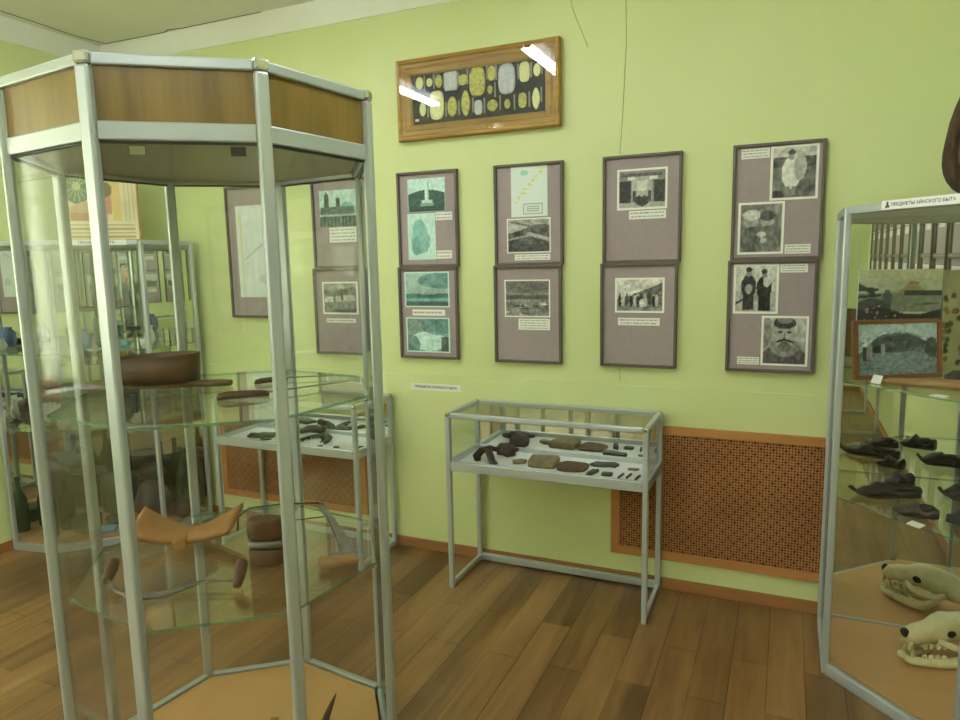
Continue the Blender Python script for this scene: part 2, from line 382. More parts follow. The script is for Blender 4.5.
# ------------------------------------------------------------------ fluorescent lamps
M['tube'] = emit_mat('fluorescent_tube', (.92, .975, .985, 1), TUBE_STRENGTH)
def make_lamp(loc, label):
    t = thing('ceiling_lamp', label, 'lamp', (loc[0], loc[1], ZC-.12), group='twin tube ceiling lamps'); x, y = loc
    MB().box((x-.09, y-.62, ZC-.06), (x+.09, y+.62, ZC)).build('housing', M['plastic_white'], t, bevel=.006)
    for s in (-1, 1):
        MB().tube([(x+s*.024, y-.59, ZC-.1), (x+s*.024, y+.59, ZC-.1)], .017, 8).build('tube', M['tube'], t)
        for e in (-1, 1): MB().box((x+s*.024-.017, y+e*.605-.012, ZC-.120), (x+s*.024+.017, y+e*.605+.012, ZC-.06)).build('socket', M['frame_dark'], t)
    return t
L0 = make_lamp((-1.3, -1.63), 'twin tube ceiling lamp nearest the bottle showcase corner')
for (x, y), lb in {(-.06, -1.63): 'twin tube ceiling lamp above the octagonal glass case', (1.18, -1.63): 'twin tube ceiling lamp in front of the white fur hide cabinet',
                   (-1.3, -4.0): 'twin tube ceiling lamp beside the curtained windows', (-.06, -4.0): 'twin tube ceiling lamp in the middle of the row behind the person',
                   (1.18, -4.0): 'twin tube ceiling lamp just behind the person in black'}.items():
    dup(L0, (x, y, ZC-.12), 0, lb)

# ------------------------------------------------------------------ radiator grilles on the back wall
def make_grille(x0, x1, z0, z1, label):
    t = thing('radiator_grille', label, 'grille', ((x0+x1)/2, -.012, z0), group='pierced radiator grilles'); b = .042
    MB().box((x0+b, -.022, z0+b), (x1-b, -.0125, z1-b)).build('pierced_panel', M['grille'], t)
    for a, c in (((x0, z1-b), (x1, z1)), ((x0, z0), (x1, z0+b)), ((x0, z0+b), (x0+b, z1-b)), ((x1-b, z0+b), (x1, z1-b))):
        MB().box((a[0], -.028, a[1]), (c[0], -.012, c[1])).build('frame_strip', M['grille_frame'], t, bevel=.002)
make_grille(.731, 1.90, .152, .825, 'pierced brown radiator grille between the stone tool table case and the skull cabinet')
make_grille(-1.83, -.72, .152, .825, 'pierced brown radiator grille behind the table case of dark combs')

# ------------------------------------------------------------------ framed photo panels on the back wall
def panel(x0, z0, x1, z1, label, prints, y=-.002):
    t = thing('photo_panel', label, 'photo panel', ((x0+x1)/2, y, z0), group='mauve photo panels on the back wall'); f = .014
    MB().box((x0+f, y-.012, z0+f), (x1-f, y, z1-f)).build('mount_board', M['mount'], t)
    fr = MB(); yy = (y-.026, y)
    fr.box((x0, yy[0], z0), (x0+f, yy[1], z1)).box((x1-f, yy[0], z0), (x1, yy[1], z1)).box((x0+f, yy[0], z1-f), (x1-f, yy[1], z1)).box((x0+f, yy[0], z0), (x1-f, yy[1], z0+f))
    fr.build('frame', M['frame_dark'], t, bevel=.003)
    for nm, p_, a, b, zt, zb in prints: print_obj(nm, p_, t, a, b, zb, zt, y-.0125)
    return t
def land(seed, hor=.45, sky=.82, gnd=.25, tint=TEAL):
    p_ = Pic(56, 42, sky, tint); ph = seed*1.7
    p_.below(lambda x: hor+.06*np.sin(x*5+ph)+.03*np.sin(x*13+ph), gnd).grain(.16, 9, (p_.Y > hor-.1)).grain(.05, 5); return p_
# pair 1 : monument, stone, two bays
mon = Pic(56, 56, .88, TEAL).below(lambda x: .46-.12*np.sin(x*3.1), (.24, .34, .32)).grain(.07, 16); mon.rect(.47, .06, .57, .66, .93).rect(.535, .08, .57, .64, .72).rect(.38, .64, .66, .74, .84).rect(.34, .74, .7, .82, .62).rect(.06, .84, .94, 1, (.2, .28, .27)).grain(.06, 24); mon.border(1, .9)
stone = Pic(46, 60, .86, TEAL).ell(.46, .60, .34, .27, (.56, .68, .67)).ell(.42, .36, .24, .24, (.58, .70, .69)).ell(.3, .7, .16, .2, (.48, .60, .59)).grain(.07, 16).ell(.62, .45, .1, .2, (.66, .74, .74), .6).rect(0, .9, 1, 1, .85); stone.border(1, .92)
bay = Pic(60, 46, .72, TEAL).below(lambda x: .62-.02*np.sin(x*9), (.3, .42, .42)).ell(.85, .25, .55, .22, (.35, .48, .48), .7).grain(.12, 5).rect(0, .74, 1, .84, (.62, .74, .74), .7).rect(0, .85, 1, 1, .3, .6).grain(.08, 20); bay.border(2)
wave = Pic(60, 46, .55, TEAL).ell(.5, .68, .42, .28, .93, .9).ell(.75, .2, .4, .3, (.36, .5, .5), .6).ell(.1, .8, .22, .3, (.3, .42, .42), .7).grain(.08, 6).grain(.10, 22, None); wave.put((wave.X > .8) & (wave.Y > .55), .2, .7); wave.border(2)
panel(-.446, 1.603, -.086, 2.104, 'mauve panel with obelisk photo above a stone photo, over the bay photos', [('photograph', mon, -.382, -.159, 2.067, 1.893), ('photograph', stone, -.389, -.221, 1.885, 1.642), ('caption', caption(2), -.217, -.121, 1.888, 1.846), ('caption', caption(2), -.217, -.127, 1.688, 1.645)])
panel(-.457, 1.105, -.098, 1.603, 'mauve panel with two teal bay photos, directly under the obelisk panel', [('photograph', bay, -.421, -.149, 1.576, 1.386), ('photograph', wave, -.419, -.153, 1.329, 1.139), ('caption', caption(1, 50, 8), -.377, -.178, 1.373, 1.340)])
# pair 2 : island map, coast, boats on beach
mp = Pic(56, 72, .89, (.95, 1, .97))
for k in range(15):
    q = k/14; mp.ell(.14+.7*q+.05*math.sin(k*2.1), .68-.6*q+.03*math.cos(k*3), .05, .012+.008*(k % 3), (.88, .84, .56))
    if k % 2: mp.ell(.16+.7*q, .66-.58*q, .02, .012, (.85, .55, .35))
mp.ell(.37, .13, .11, .05, (.62, .8, .78)).rect(.34, .74, .86, .95, .5).rect(.36, .755, .84, .935, .87)
for k in range(3): mp.rect(.42, .79+.045*k, .78, .805+.045*k, .5)
mp.border(1, .84)
coast = Pic(60, 46, .68, GREY).below(lambda x: .3+.12*np.cos(x*4), .34).grain(.14, 8).line(.1, .1, .6, .25, .03, .42).line(.5, .45, .95, .62, .05, .66).line(.05, .6, .5, .5, .03, .55).rect(.0, .75, 1, 1, .24, .6).grain(.10, 24); coast.border(2)
boats = Pic(60, 46, .5, GREY).above(lambda x: .32+.02*np.sin(x*8), .42).grain(.1, 6)
for k in range(16): boats.ell(random.random(), .55+.4*random.random(), .06+.05*random.random(), .02, random.choice((.2, .75, .8, .28)))
boats.rect(0, .42, 1, .52, .25, .7).grain(.10, 24); boats.border(2)
panel(.121, 1.603, .485, 2.102, 'mauve panel with a coloured island map above one coast photo', [('map_sheet', mp, .212, .404, 2.088, 1.842), ('photograph', coast, .187, .419, 1.835, 1.663), ('caption', caption(2), .228, .416, 1.656, 1.627)])
panel(.112, 1.103, .475, 1.603, 'mauve panel with one boats on shingle photo, directly under the island map panel', [('photograph', boats, .169, .414, 1.529, 1.339), ('caption', caption(4), .243, .412, 1.331, 1.274)])
# pair 3 : shrine hall, row of people
hall = Pic(60, 50, .52, GREY).rect(.04, .3, .28, .82, .22).rect(.74, .3, .97, .82, .24).rect(.3, .2, .7, .8, .7).rect(.1, .12, .9, .2, .36).rect(.22, .2, .36, .27, .85).rect(.66, .2, .8, .27, .85).rect(.4, .3, .6, .55, .82).rect(.0, .82, 1, 1, .66).ell(.5, .78, .14, .14, .22).ell(.5, .64, .04, .05, .72).rect(.32, .55, .38, .8, .3).rect(.62, .55, .68, .8, .3).grain(.08, 24); hall.border(3)
row = Pic(64, 48, .8, GREY).below(lambda x: .62-.5*x**1.2, .42).below(lambda x: .66+.12*x, .5).grain(.12, 12)
for k in range(11):
    x = .1+.075*k+.015*math.sin(k*5); y = .52+.02*math.sin(k*3); row.ell(x, y+.14, .034, .17, (.16, .7, .25)[k % 3]).ell(x, y-.04, .018, .03, .74 if k % 2 else .2)
row.ell(.55, .72, .05, .12, .84).grain(.1, 18); row.border(3)
panel(.681, 1.603, 1.046, 2.101, 'mauve panel with one shrine hall photo set high on it', [('photograph', hall, .749, .981, 2.037, 1.850), ('caption', caption(2), .806, .976, 1.845, 1.806)])
panel(.671, 1.104, 1.035, 1.603, 'mauve panel with one photo of a row of people on a hillside', [('photograph', row, .742, .975, 1.533, 1.367), ('caption', caption(2), .757, .955, 1.342, 1.306)])
# pair 4 : four portraits
couple = Pic(48, 60, .4, GREY).rect(0, 0, 1, .22, .72).rect(0, .22, 1, .4, .3).grain(.12, 9).ell(.44, .5, .2, .3, .84).ell(.44, .2, .07, .08, .6).ell(.44, .13, .08, .05, .25).rect(.34, .75, .42, .93, .5).rect(.46, .75, .54, .93, .5).ell(.62, .4, .13, .25, .66).ell(.6, .16, .06, .07, .65).ell(.14, .92, .16, .1, .2).grain(.1, 18); couple.border(3)
kids = Pic(48, 60, .46, GREY).grain(.12, 6).ell(.3, .36, .16, .16, .6).ell(.3, .24, .2, .1, .78).ell(.64, .36, .14, .14, .62).ell(.64, .26, .17, .1, .3).ell(.35, .72, .3, .26, .36).ell(.7, .7, .26, .26, .42).ell(.52, .62, .1, .06, .72).ell(.56, .74, .07, .05, .7).grain(.12, 18); kids.border(3)
elders = Pic(50, 60, .78, GREY).rect(0, .55, 1, 1, .66).grain(.08, 9).ell(.34, .45, .17, .24, .2).rect(.22, .5, .46, .92, .18).ell(.34, .18, .06, .08, .55).ell(.34, .11, .07, .05, .2).ell(.68, .48, .17, .24, .16).rect(.56, .5, .82, .94, .14).ell(.68, .22, .06, .08, .5).ell(.68, .15, .07, .05, .2).ell(.74, .36, .08, .1, .8).line(.05, .8, .4, .62, .02, .15).ell(.34, .5, .08, .1, .6).grain(.1, 18); elders.border(3)
elder = Pic(52, 62, .58, GREY).rect(0, 0, 1, .5, .68).grain(.1, 8).ell(.5, .95, .55, .38, .34).ell(.5, .62, .3, .2, .5).ell(.5, .36, .23, .28, .62).ell(.5, .14, .24, .12, .24).ell(.5, .08, .16, .08, .75, .5).ell(.41, .32, .05, .025, .18).ell(.6, .32, .05, .025, .18).line(.5, .34, .5, .44, .015, .42).line(.34, .52, .5, .47, .022, .16).line(.5, .47, .68, .52, .022, .16).ell(.5, .62, .14, .10, .40).ell(.5, .53, .06, .014, .3).ell(.12, .3, .1, .3, .4, .6).grain(.1, 18); elder.border(3)
panel(1.262, 1.605, 1.630, 2.104, 'mauve panel with a standing couple photo at its upper corner and a seated pair below', [('photograph', couple, 1.415, 1.604, 2.088, 1.860), ('caption', caption(3), 1.296, 1.410, 2.085, 2.043), ('photograph', kids, 1.290, 1.478, 1.856, 1.631), ('caption', caption(3), 1.484, 1.586, 1.670, 1.630)])
panel(1.253, 1.106, 1.620, 1.605, 'mauve panel with two elders standing and one moustached face in close-up', [('photograph', elders, 1.279, 1.466, 1.588, 1.368), ('caption', caption(3), 1.470, 1.579, 1.586, 1.549), ('photograph', elder, 1.402, 1.593, 1.359, 1.137), ('caption', caption(3), 1.304, 1.396, 1.172, 1.138)])
# pair 5 : factory, village ; panel 6 : large map
fac = Pic(56, 50, .82, TEAL).below(lambda x: .5-.16*np.exp(-((x-.75)/.2)**2), (.6, .72, .7)).rect(.14, .12, .26, .6, .3).rect(.17, .06, .23, .14, .3).rect(.46, .22, .58, .62, .28).rect(.02, .45, .95, .66, .4).rect(0, .66, 1, .72, .72).rect(0, .72, 1, 1, .3)
for k in range(9): fac.rect(.06+.1*k, .74, .1+.1*k, .98, .48)
fac.grain(.12, 16)
vil = Pic(56, 48, .62, GREY).below(lambda x: .22+.06*np.sin(x*5), .42).grain(.1, 7).rect(.06, .4, .3, .62, .78).rect(.38, .44, .52, .62, .72).rect(.6, .42, .92, .58, .74).rect(.1, .4, .3, .46, .4).rect(0, .64, 1, .98, .5, .6).rect(.3, .84, .96, .97, .25, .7).grain(.14, 16); vil.border(3)
big = Pic(60, 100, .87, (.96, 1, .97)).line(.1, .1, .14, .9, .02, (.9, .86, .62)).line(.14, .1, .1, .5, .012, (.88, .8, .5)).line(.2, .58, .75, .42, .008, .7).ell(.75, .8, .16, .05, .78).line(.75, .3, .9, .6, .008, .78).grain(.03, 14)
panel(-1.012, 1.606, -.652, 2.104, 'mauve panel with a factory tower photo set high, seen through the octagonal case', [('photograph', fac, -.961, -.716, 2.041, 1.840), ('caption', caption(4), -.901, -.719, 1.833, 1.750)])
panel(-1.028, 1.108, -.666, 1.606, 'mauve panel with a village photo, directly under the factory tower panel', [('photograph', vil, -.972, -.728, 1.528, 1.341), ('caption', caption(1, 50, 8), -.952, -.749, 1.317, 1.292)])
panel(-1.655, 1.314, -1.255, 2.102, 'tall mauve panel filled by one pale large map', [('map_sheet', big, -1.584, -1.320, 1.988, 1.439)])

# golden frame with medals
gf = thing('medal_frame', 'wide golden wooden frame of medals on black board, hung high on the wall', 'picture frame', (.03, 0, 2.262))
gx0, gx1, gz0, gz1 = -.414, .476, 2.262, 2.668
def moulding(x0, x1, z0, z1, prof):
    mb = MB(); rings = []
    for x, z, dx, dz in ((x0, z0, 1, 1), (x1, z0, -1, 1), (x1, z1, -1, -1), (x0, z1, 1, -1)): rings.append([(x+dx*i, -y, z+dz*i) for i, y in prof])
    vs = [[mb.bm.verts.new(q) for q in r] for r in rings]; n = len(prof)
    for k in range(4):
        a, b = vs[k], vs[(k+1) % 4]
        for i in range(n): mb.face([a[i], a[(i+1) % n], b[(i+1) % n], b[i]])
    return mb
moulding(gx0, gx1, gz0, gz1, [(0, .004), (0, .038), (.006, .044), (.018, .045), (.026, .036), (.034, .034), (.044, .036), (.052, .03), (.072, .024), (.080, .016), (.080, .004)]).build('frame', M['gold_frame'], gf)
MB().box((gx0+.06, -.012, gz0+.06), (gx1-.06, -.004, gz1-.06)).build('backing_board', M['black_board'], gf)
MB().box((gx0+.014, -.043, gz0+.014), (gx1-.014, -.0405, gz1-.014)).build('glass_pane', M['pic_glass'], gf)
M['gilt'] = mottled('gilt_medal', rgb(140, 138, 44), rgb(216, 214, 120), 60, .45, .9, spec=.5, dist=.003)
M['palegilt'] = mottled('pale_gilt_medal', rgb(206, 212, 136), rgb(236, 240, 184), 60, .45, .7, dist=.003)
M['silver'] = mottled('silver_medal', rgb(168, 178, 184), rgb(206, 212, 216), 60, .4, .7, dist=.003)
M['slip'], _ = mat('grey_slip', rgb(150, 148, 138), .8)
med = [(-.29,2.551,.044,.062,'p',0),(-.232,2.547,.035,.043,'p',0),(-.178,2.546,.04,.067,'g',0),(-.109,2.539,.071,.093,'s',2),(-.041,2.538,.046,.054,'g',1),(.038,2.519,.086,.141,'g',1),(.117,2.55,.039,.071,'g',1),(.197,2.514,.09,.144,'s',1),(.291,2.535,.054,.095,'p',1),(.355,2.536,.036,.06,'p',0),
       (-.275,2.419,.037,.072,'p',0),(-.193,2.43,.082,.144,'p',1),(-.104,2.414,.054,.1,'g',0),(-.028,2.422,.049,.127,'g',3),(.042,2.395,.044,.071,'s',1),(.107,2.473,.027,.042,'g',0),(.119,2.396,.057,.057,'g',0),(.199,2.395,.032,.047,'g',0),(.279,2.403,.042,.072,'g',1),(.349,2.404,.04,.103,'p',3)]
for x, z, w_, h, c, sh in med:
    e = {0: 2, 1: 3.2, 2: 14, 3: 1.7}[sh]; pts = []
    for k in range(28):
        a = 2*PI*k/28; ca, sa = math.cos(a), math.sin(a); pts.append((x+w_/2*math.copysign(abs(ca)**(2/e), ca), z+h/2*math.copysign(abs(sa)**(2/e), sa)))
    mb = MB(); inset = [(x+(px-x)*.8, z+(pz-z)*.8) for px, pz in pts]
    mb.loft([[(px, -.0125, pz) for px, pz in pts], [(px, -.016, pz) for px, pz in pts], [(px, -.0165, pz) for px, pz in inset], [(x+(px-x)*.72, -.0150, z+(pz-z)*.72) for px, pz in pts]])
    mb.build('medal', M[{'g': 'gilt', 'p': 'palegilt', 's': 'silver'}[c]], gf)
for x, z in [(-.262,2.547),(-.206,2.548),(-.148,2.545),(-.068,2.54),(-.015,2.55),(.092,2.56),(.14,2.55),(.258,2.54),(.325,2.54),(.38,2.55),(-.245,2.41),(-.14,2.405),(-.066,2.405),(.012,2.41),(.075,2.40),(.134,2.47),(.16,2.405),(.236,2.40),(.314,2.405),(.376,2.42)]:
    MB().box((x-.004, -.0145, z-.036), (x+.004, -.0125, z+.036)).build('slip', M['slip'], gf)
MB().box((-.322, -.0145, 2.36), (-.30, -.0125, 2.372)).build('label_card', M['paper'], gf)

# paper sign on the wall
def sign(name, label, c, xdir, nrm, w_, h, body, wtext, emblem=False, x_text=0):
    t = thing(name, label, 'sign', c); c = Vector(c); x = Vector(xdir).normalized(); n = Vector(nrm).normalized()
    MB().obox(c+n*.0008, x, n, (0, 0, 1), w_/2, .0008, h/2).build('card', M['paper'], t)
    text_mb(body, wtext, c+n*.0019+x*x_text, x, n, fit=True).build('lettering', M['ink'], t)
    if emblem:
        e = c+n*.0019-x*(w_/2-.022); mb = MB()
        for k, (dx, dz, rx, rz) in enumerate(((0, .002, .0045, .010), (-.004, -.006, .004, .004), (.004, -.005, .004, .004))):
            mb.loft([[e+x*(dx+rx*math.cos(a*PI/8))+Vector((0, 0, dz+rz*math.sin(a*PI/8))) for a in range(16)], [e+n*.0004+x*(dx+rx*.8*math.cos(a*PI/8))+Vector((0, 0, dz+rz*.8*math.sin(a*PI/8))) for a in range(16)]])
        mb.build('emblem', M['frame_dark'], t)
    return t
sign('wall_sign', 'narrow white paper sign with lettering, on the green wall over the stone tool case', (-.25, -.0125, .945), (1, 0, 0), (0, -1, 0), .31, .038, 'ПРЕДМЕТЫ АЙНСКОГО БЫТА', .262)

# ------------------------------------------------------------------ octagonal display case
OC = Vector((-.090, -1.727)); OR, OTH, OH = .51, -1.309, 2.106
def octv(k, r): a = OTH+k*PI/4; return Vector((OC.x+r*math.cos(a), OC.y+r*math.sin(a)))
oc = thing('octagonal_display_case', 'tall octagonal glass case with aluminium posts and brown wooden fascia', 'display case', (OC.x, OC.y, 0), OTH)
for k in range(8):
    v = octv(k, OR-.013); a = OTH+k*PI/4; rd = (math.cos(a), math.sin(a), 0); tg = (-math.sin(a), math.cos(a), 0)
    MB().obox((v.x, v.y, (OH-.028)/2), rd, tg, (0, 0, 1), .013, .0165, (OH-.028)/2).build('post', M['alu'], oc, bevel=.007)
    MB().obox((v.x, v.y, OH-.013), rd, tg, (0, 0, 1), .014, .0175, .014).build('corner_cap', M['chrome'], oc, bevel=.006)
    p0, p1 = octv(k, OR-.02), octv(k+1, OR-.02); d = (p1-p0).normalized(); a0 = p0+d*.013; a1 = p1-d*.013; n = Vector((d.y, -d.x))
    for nm, z0, z1, th in (('top_rail', OH-.028, OH-.002, .03), ('middle_rail', 1.914, 1.957, .026), ('bottom_rail', .012, .050, .026)):
        MB().bar((a0.x, a0.y, (z0+z1)/2), (a1.x, a1.y, (z0+z1)/2), th, z1-z0).build(nm, M['alu'], oc, bevel=.004)
    MB().bar((a0.x, a0.y, (1.957+OH-.028)/2), (a1.x, a1.y, (1.957+OH-.028)/2), .008, OH-.028-1.957).build('fascia_panel', M['veneer'], oc)
    MB().bar((a0.x, a0.y, .982), (a1.x, a1.y, .982), .004, 1.864).build('glass_pane', M['glass'], oc)
    MB().bar((a0.x, a0.y, 1.9115), (a1.x, a1.y, 1.9115), .012, .005).build('gasket', M['alu_dark'], oc)
def octpoly(r): return [tuple(octv(k, r)) for k in range(8)]
MB().prism(octpoly(OR-.045), 1.925, 1.945).build('soffit_board', M['soffit'], oc)
MB().prism(octpoly(OR-.045), 2.06, 2.075).build('top_board', M['soffit'], oc)
MB().prism(octpoly(OR-.045), .02, .046).build('base_board', M['case_board'], oc)
for z in (1.23, .70): MB().prism(octpoly(OR-.038), z-.004, z+.004, 1, 0).build('glass_shelf', [M['shelf'], M['shelf_edge']], oc)
for z in (1.23, .70):
    for k in range(8):
        v = octv(k, OR-.05); MB().tube([(v.x, v.y, z-.016), (v.x, v.y, z-.0045)], .009, 8).build('shelf_support', M['chrome'], oc)
p0, p1 = octv(0, OR-.03), octv(1, OR-.03); d = (p1-p0).normalized(); n = Vector((d.y, -d.x))
for s, m_ in ((.085, 'chrome'), (.31, 'alu_dark')):
    q = p0+d*s-n*.012; MB().obox((q.x, q.y, 1.897), (d.x, d.y, 0), (n.x, n.y, 0), (0, 0, 1), .017, .007, .010).build('hinge', M[m_], oc)
q = octv(0, OR-.03)+d*.034-n*-.016; MB().obox((q.x, q.y, 1.30), (d.x, d.y, 0), (n.x, n.y, 0), (0, 0, 1), .008, .008, .022).build('lock', M['alu_dark'], oc, bevel=.003)

# things in the octagonal case
M['darkwood'] = wood('dark_old_wood', rgb(66, 44, 28), rgb(104, 72, 46), .5, False, .8)
M['redwood'] = wood('red_brown_wood', rgb(66, 42, 26), rgb(104, 70, 42), .42, True, .7)
M['oldwood'] = wood('weathered_tan_wood', rgb(132, 98, 58), rgb(176, 138, 90), .6, False, .9)
M['honeywood'] = wood('honey_brown_wood', rgb(140, 98, 50), rgb(176, 128, 74), .42, True, .6)
M['iron'] = mottled('old_iron', rgb(96, 94, 86), rgb(140, 136, 124), 30, .42, .3)
M['darkiron'] = mottled('dark_iron', rgb(44, 42, 38), rgb(76, 72, 64), 30, .5, .3)
for k_ in ('iron',): M[k_].node_tree.nodes['Principled BSDF'].inputs['Metallic'].default_value = .6
U = Vector((.913, .407, 0)); W_ = Vector((-.407, .913, 0))        # along and away, as the visitor faces the case
Z1, Z2 = 1.2342, .7042
# bentwood tub on its paddle
t = thing('bentwood_tub', 'low curved dark wooden tub on the upper shelf of the octagonal case', 'tub', (-.36, -1.69, Z1+.022))
c = Vector((-.40, -1.71, 0)); n_ = 40; out_, inn = [], []
ang = [2*PI*k/n_ for k in range(n_)]
def ovl(sx, sy): return [c+U*math.cos(a)*sx+W_*math.sin(a)*sy for a in ang]
mb = MB(); o1, o2, i1 = ovl(.145, .085), ovl(.150, .09), ovl(.140, .080)
zt = lambda p_: Z1+.105+.008*((p_-c).dot(U))/.15
mb.loft([[(p_.x, p_.y, Z1+.030) for p_ in i1], [(p_.x, p_.y, Z1+.022) for p_ in i1], [(p_.x, p_.y, Z1+.022) for p_ in o1], [(p_.x, p_.y, zt(p_)) for p_ in o2], [(p_.x, p_.y, zt(p_)) for p_ in i1], [(p_.x, p_.y, Z1+.030) for p_ in i1]], True)
mb.build('wall', M['redwood'], t)
MB().prism([(p_.x, p_.y) for p_ in ovl(.139, .079)], Z1+.024, Z1+.032).build('bottom', M['darkwood'], t)
t = thing('wooden_paddle', 'long flat dark wooden paddle lying under the bentwood tub', 'paddle', (-.33, -1.72, Z1))
mb = MB(); rings = []
for s, hw, hh in ((-.26, .03, .006), (-.22, .07, .008), (-.1, .085, .009), (.05, .075, .009), (.09, .04, .011), (.11, .024, .012), (.2, .024, .012), (.235, .018, .010)):
    q = c+U*(s+.02)+W_*-.02; rings.append([q+W_*math.cos(2*PI*k/10)*hw+Vector((0, 0, Z1+.012+math.sin(2*PI*k/10)*hh)) for k in range(10)])
mb.loft(rings).build('blade', M['darkwood'], t)
def knife(name, label, h0, h1, tip, z, hr, m1):
    t = thing(name, label, 'knife', (h0[0], h0[1], z)); h0, h1, tip = (Vector((p_[0], p_[1], z)) for p_ in (h0, h1, tip))
    up = Vector((0, 0, 1)); mb = MB(); L = h1-h0; sd = L.normalized().cross(up); rings = []
    for s, r in ((0, .5), (.04, .85), (.2, 1.05), (.5, 1.0), (.8, .95), (.95, .8), (1, .6)):
        rings.append([h0+L*s+(sd*math.cos(2*PI*k/10)+up*(math.sin(2*PI*k/10)*.9+.9))*hr*r for k in range(10)])
    mb.loft(rings).build('handle', M[m1], t)
    B = tip-h1; e = h1-L.normalized()*.01; sd2 = B.normalized().cross(up)
    b0, b1 = .014, .011; pts = [e+sd2*b0, e-sd2*b1, h1+B*.7-sd2*b1*.8, tip]
    mb = MB(); z_ = Vector((0, 0, hr*.9)); lo = [mb.bm.verts.new(p_+z_) for p_ in pts]; hi = [mb.bm.verts.new(p_+z_+Vector((0, 0, .0022))) for p_ in pts]
    mb.face(lo[::-1]); mb.face(hi)
    for k in range(4): mb.face([lo[k], lo[(k+1) % 4], hi[(k+1) % 4], hi[k]])
    mb.build('blade', M['iron'], t)
knife('wooden_handled_knife', 'knife with thick dark wooden handle, lying nearest the front shelf edge', (-.02, -1.83), (.085, -1.725), (.21, -1.49), Z1, .013, 'darkwood')
knife('wooden_handled_knife', 'slim knife with dark handle, lying behind the thick handled knife', (-.105, -1.575), (-.055, -1.47), (.11, -1.375), Z1, .010, 'darkwood')
# saddle
t = thing('wooden_saddle', 'honey brown carved wooden saddle with two raised wings on the lower shelf', 'saddle', (-.30, -1.70, Z2))
c = Vector((-.325, -1.70, 0)); nu, nv = 26, 8; top = []; bot = []; Us = Vector((.93, .36, 0)); Ws = Vector((-.36, .93, 0))
for i in range(nu+1):
    u = -1+2*i/nu; rt, rb = [], []
    hw = .052+.012*abs(u); z = .022+.056*abs(u)**1.5
    for j in range(nv+1):
        v = -1+2*j/nv; q = c+Us*(u*.165)+Ws*(v*hw+.02*u); zz = z+.024*v*abs(u)+.012*(1-v*v)*(abs(u) < .99)
        rt.append(q+Vector((0, 0, Z2+zz+.007))); rb.append(q+Vector((0, 0, Z2+zz-.010)))
    top.append(rt); bot.append(rb)
mb = MB(); mb.loft([a+b[::-1] for a, b in zip(top, bot)]).build('seat', M['honeywood'], t)
mb = MB(); q = c+Vector((0, 0, Z2)); mb.tube([q+Us*.01-Ws*.085+Vector((0, 0, .019)), q+Us*.0-Ws*.06+Vector((0, 0, .024)), q+Ws*.0+Vector((0, 0, .028)), q+Ws*.07+Vector((0, 0, .03))], [.020, .024, .019, .012], 10, flat=.75); mb.build('pommel', M['honeywood'], t)
# draw knife
t = thing('draw_knife', 'crescent iron draw knife with turned wooden handles on the lower shelf', 'draw knife', (-.08, -2.0, Z2))
bp = [(-.267, -2.05, .03), (-.20, -2.075, .018), (-.13, -2.075, .01), (-.075, -2.03, .008), (-.045, -1.975, .012), (-.01, -1.94, .02), (.05, -1.915, .02), (.085, -1.90, .02)]
rings = []
for i, (x, y, z) in enumerate(bp):
    hw = (.004, .011, .016, .018, .015, .009, .007, .005)[i]; q = Vector((x, y, Z2+z)); a = Vector(bp[max(i-1, 0)]); b = Vector(bp[min(i+1, 7)]); d_ = (b-a).normalized(); sd = d_.cross(Vector((0, 0, 1))).normalized()
    rings.append([q+sd*hw*math.cos(2*PI*k/8)*.8+Vector((0, 0, hw*math.sin(2*PI*k/8)*.45)) for k in range(8)])
mb = MB(); mb.loft(rings).build('blade', M['iron'], t)
for a, b in (((.10, -1.925, .018), (.075, -1.87, .072)), ((-.27, -2.05, .026), (-.315, -1.985, .055))):
    a = Vector(a)+Vector((0, 0, Z2)); b = Vector(b)+Vector((0, 0, Z2)); MB().tube([a+(b-a)*s for s in (-.05, .1, .35, .65, .9, 1)], [.010, .014, .017, .019, .016, .008], 10).build('handle', M['redwood'], t)
# scraper with two handles and rounded block
t = thing('iron_scraper', 'bent iron scraper on a wooden grip, standing at the lower shelf edge', 'scraper', (.26, -1.68, Z2))
a, b = Vector((.222, -1.715, Z2+.018)), Vector((.325, -1.645, Z2+.020)); MB().tube([a+(b-a)*s for s in (0, .06, .3, .6, .88, 1)], [.010, .019, .022, .020, .018, .013], 12, flat=.85).build('handle', M['oldwood'], t)
tp = Vector((.165, -1.62, Z2+.17)); mb = MB()
fr_ = [Vector((.315, -1.63, Z2+.03)), Vector((.275, -1.655, Z2+.03)), Vector((.185, -1.615, Z2+.12)), tp+Vector((-.012, -.004, 0)), tp+Vector((.012, .006, 0))]
lo = [mb.bm.verts.new(p_) for p_ in fr_]; hi = [mb.bm.verts.new(p_+Vector((-.0015, .0025, 0))) for p_ in fr_]; mb.face(lo); mb.face(hi[::-1])
for k in range(5): mb.face([lo[k], lo[(k+1) % 5], hi[(k+1) % 5], hi[k]])
mb.build('blade', M['iron'], t)
MB().tube([tp, tp+Vector((-.10, -.055, .002)), tp+Vector((-.185, -.11, -.004)), tp+Vector((-.215, -.128, -.03)), tp+Vector((-.218, -.13, -.075))], .0045, 6, flat=.6).build('bar', M['darkiron'], t)
MB().tube([Vector((.18, -1.617, Z2+.125)), tp+Vector((-.09, -.05, -.055)), tp+Vector((-.18, -.10, -.07))], .0022, 6).build('wire', M['iron'], t)
t = thing('wooden_clamp', 'pair of rounded red brown wooden blocks with an iron plate between, behind the front post', 'wooden clamp', (.02, -1.77, Z2))
c = Vector((.055, -1.745, Z2)); mb = MB()
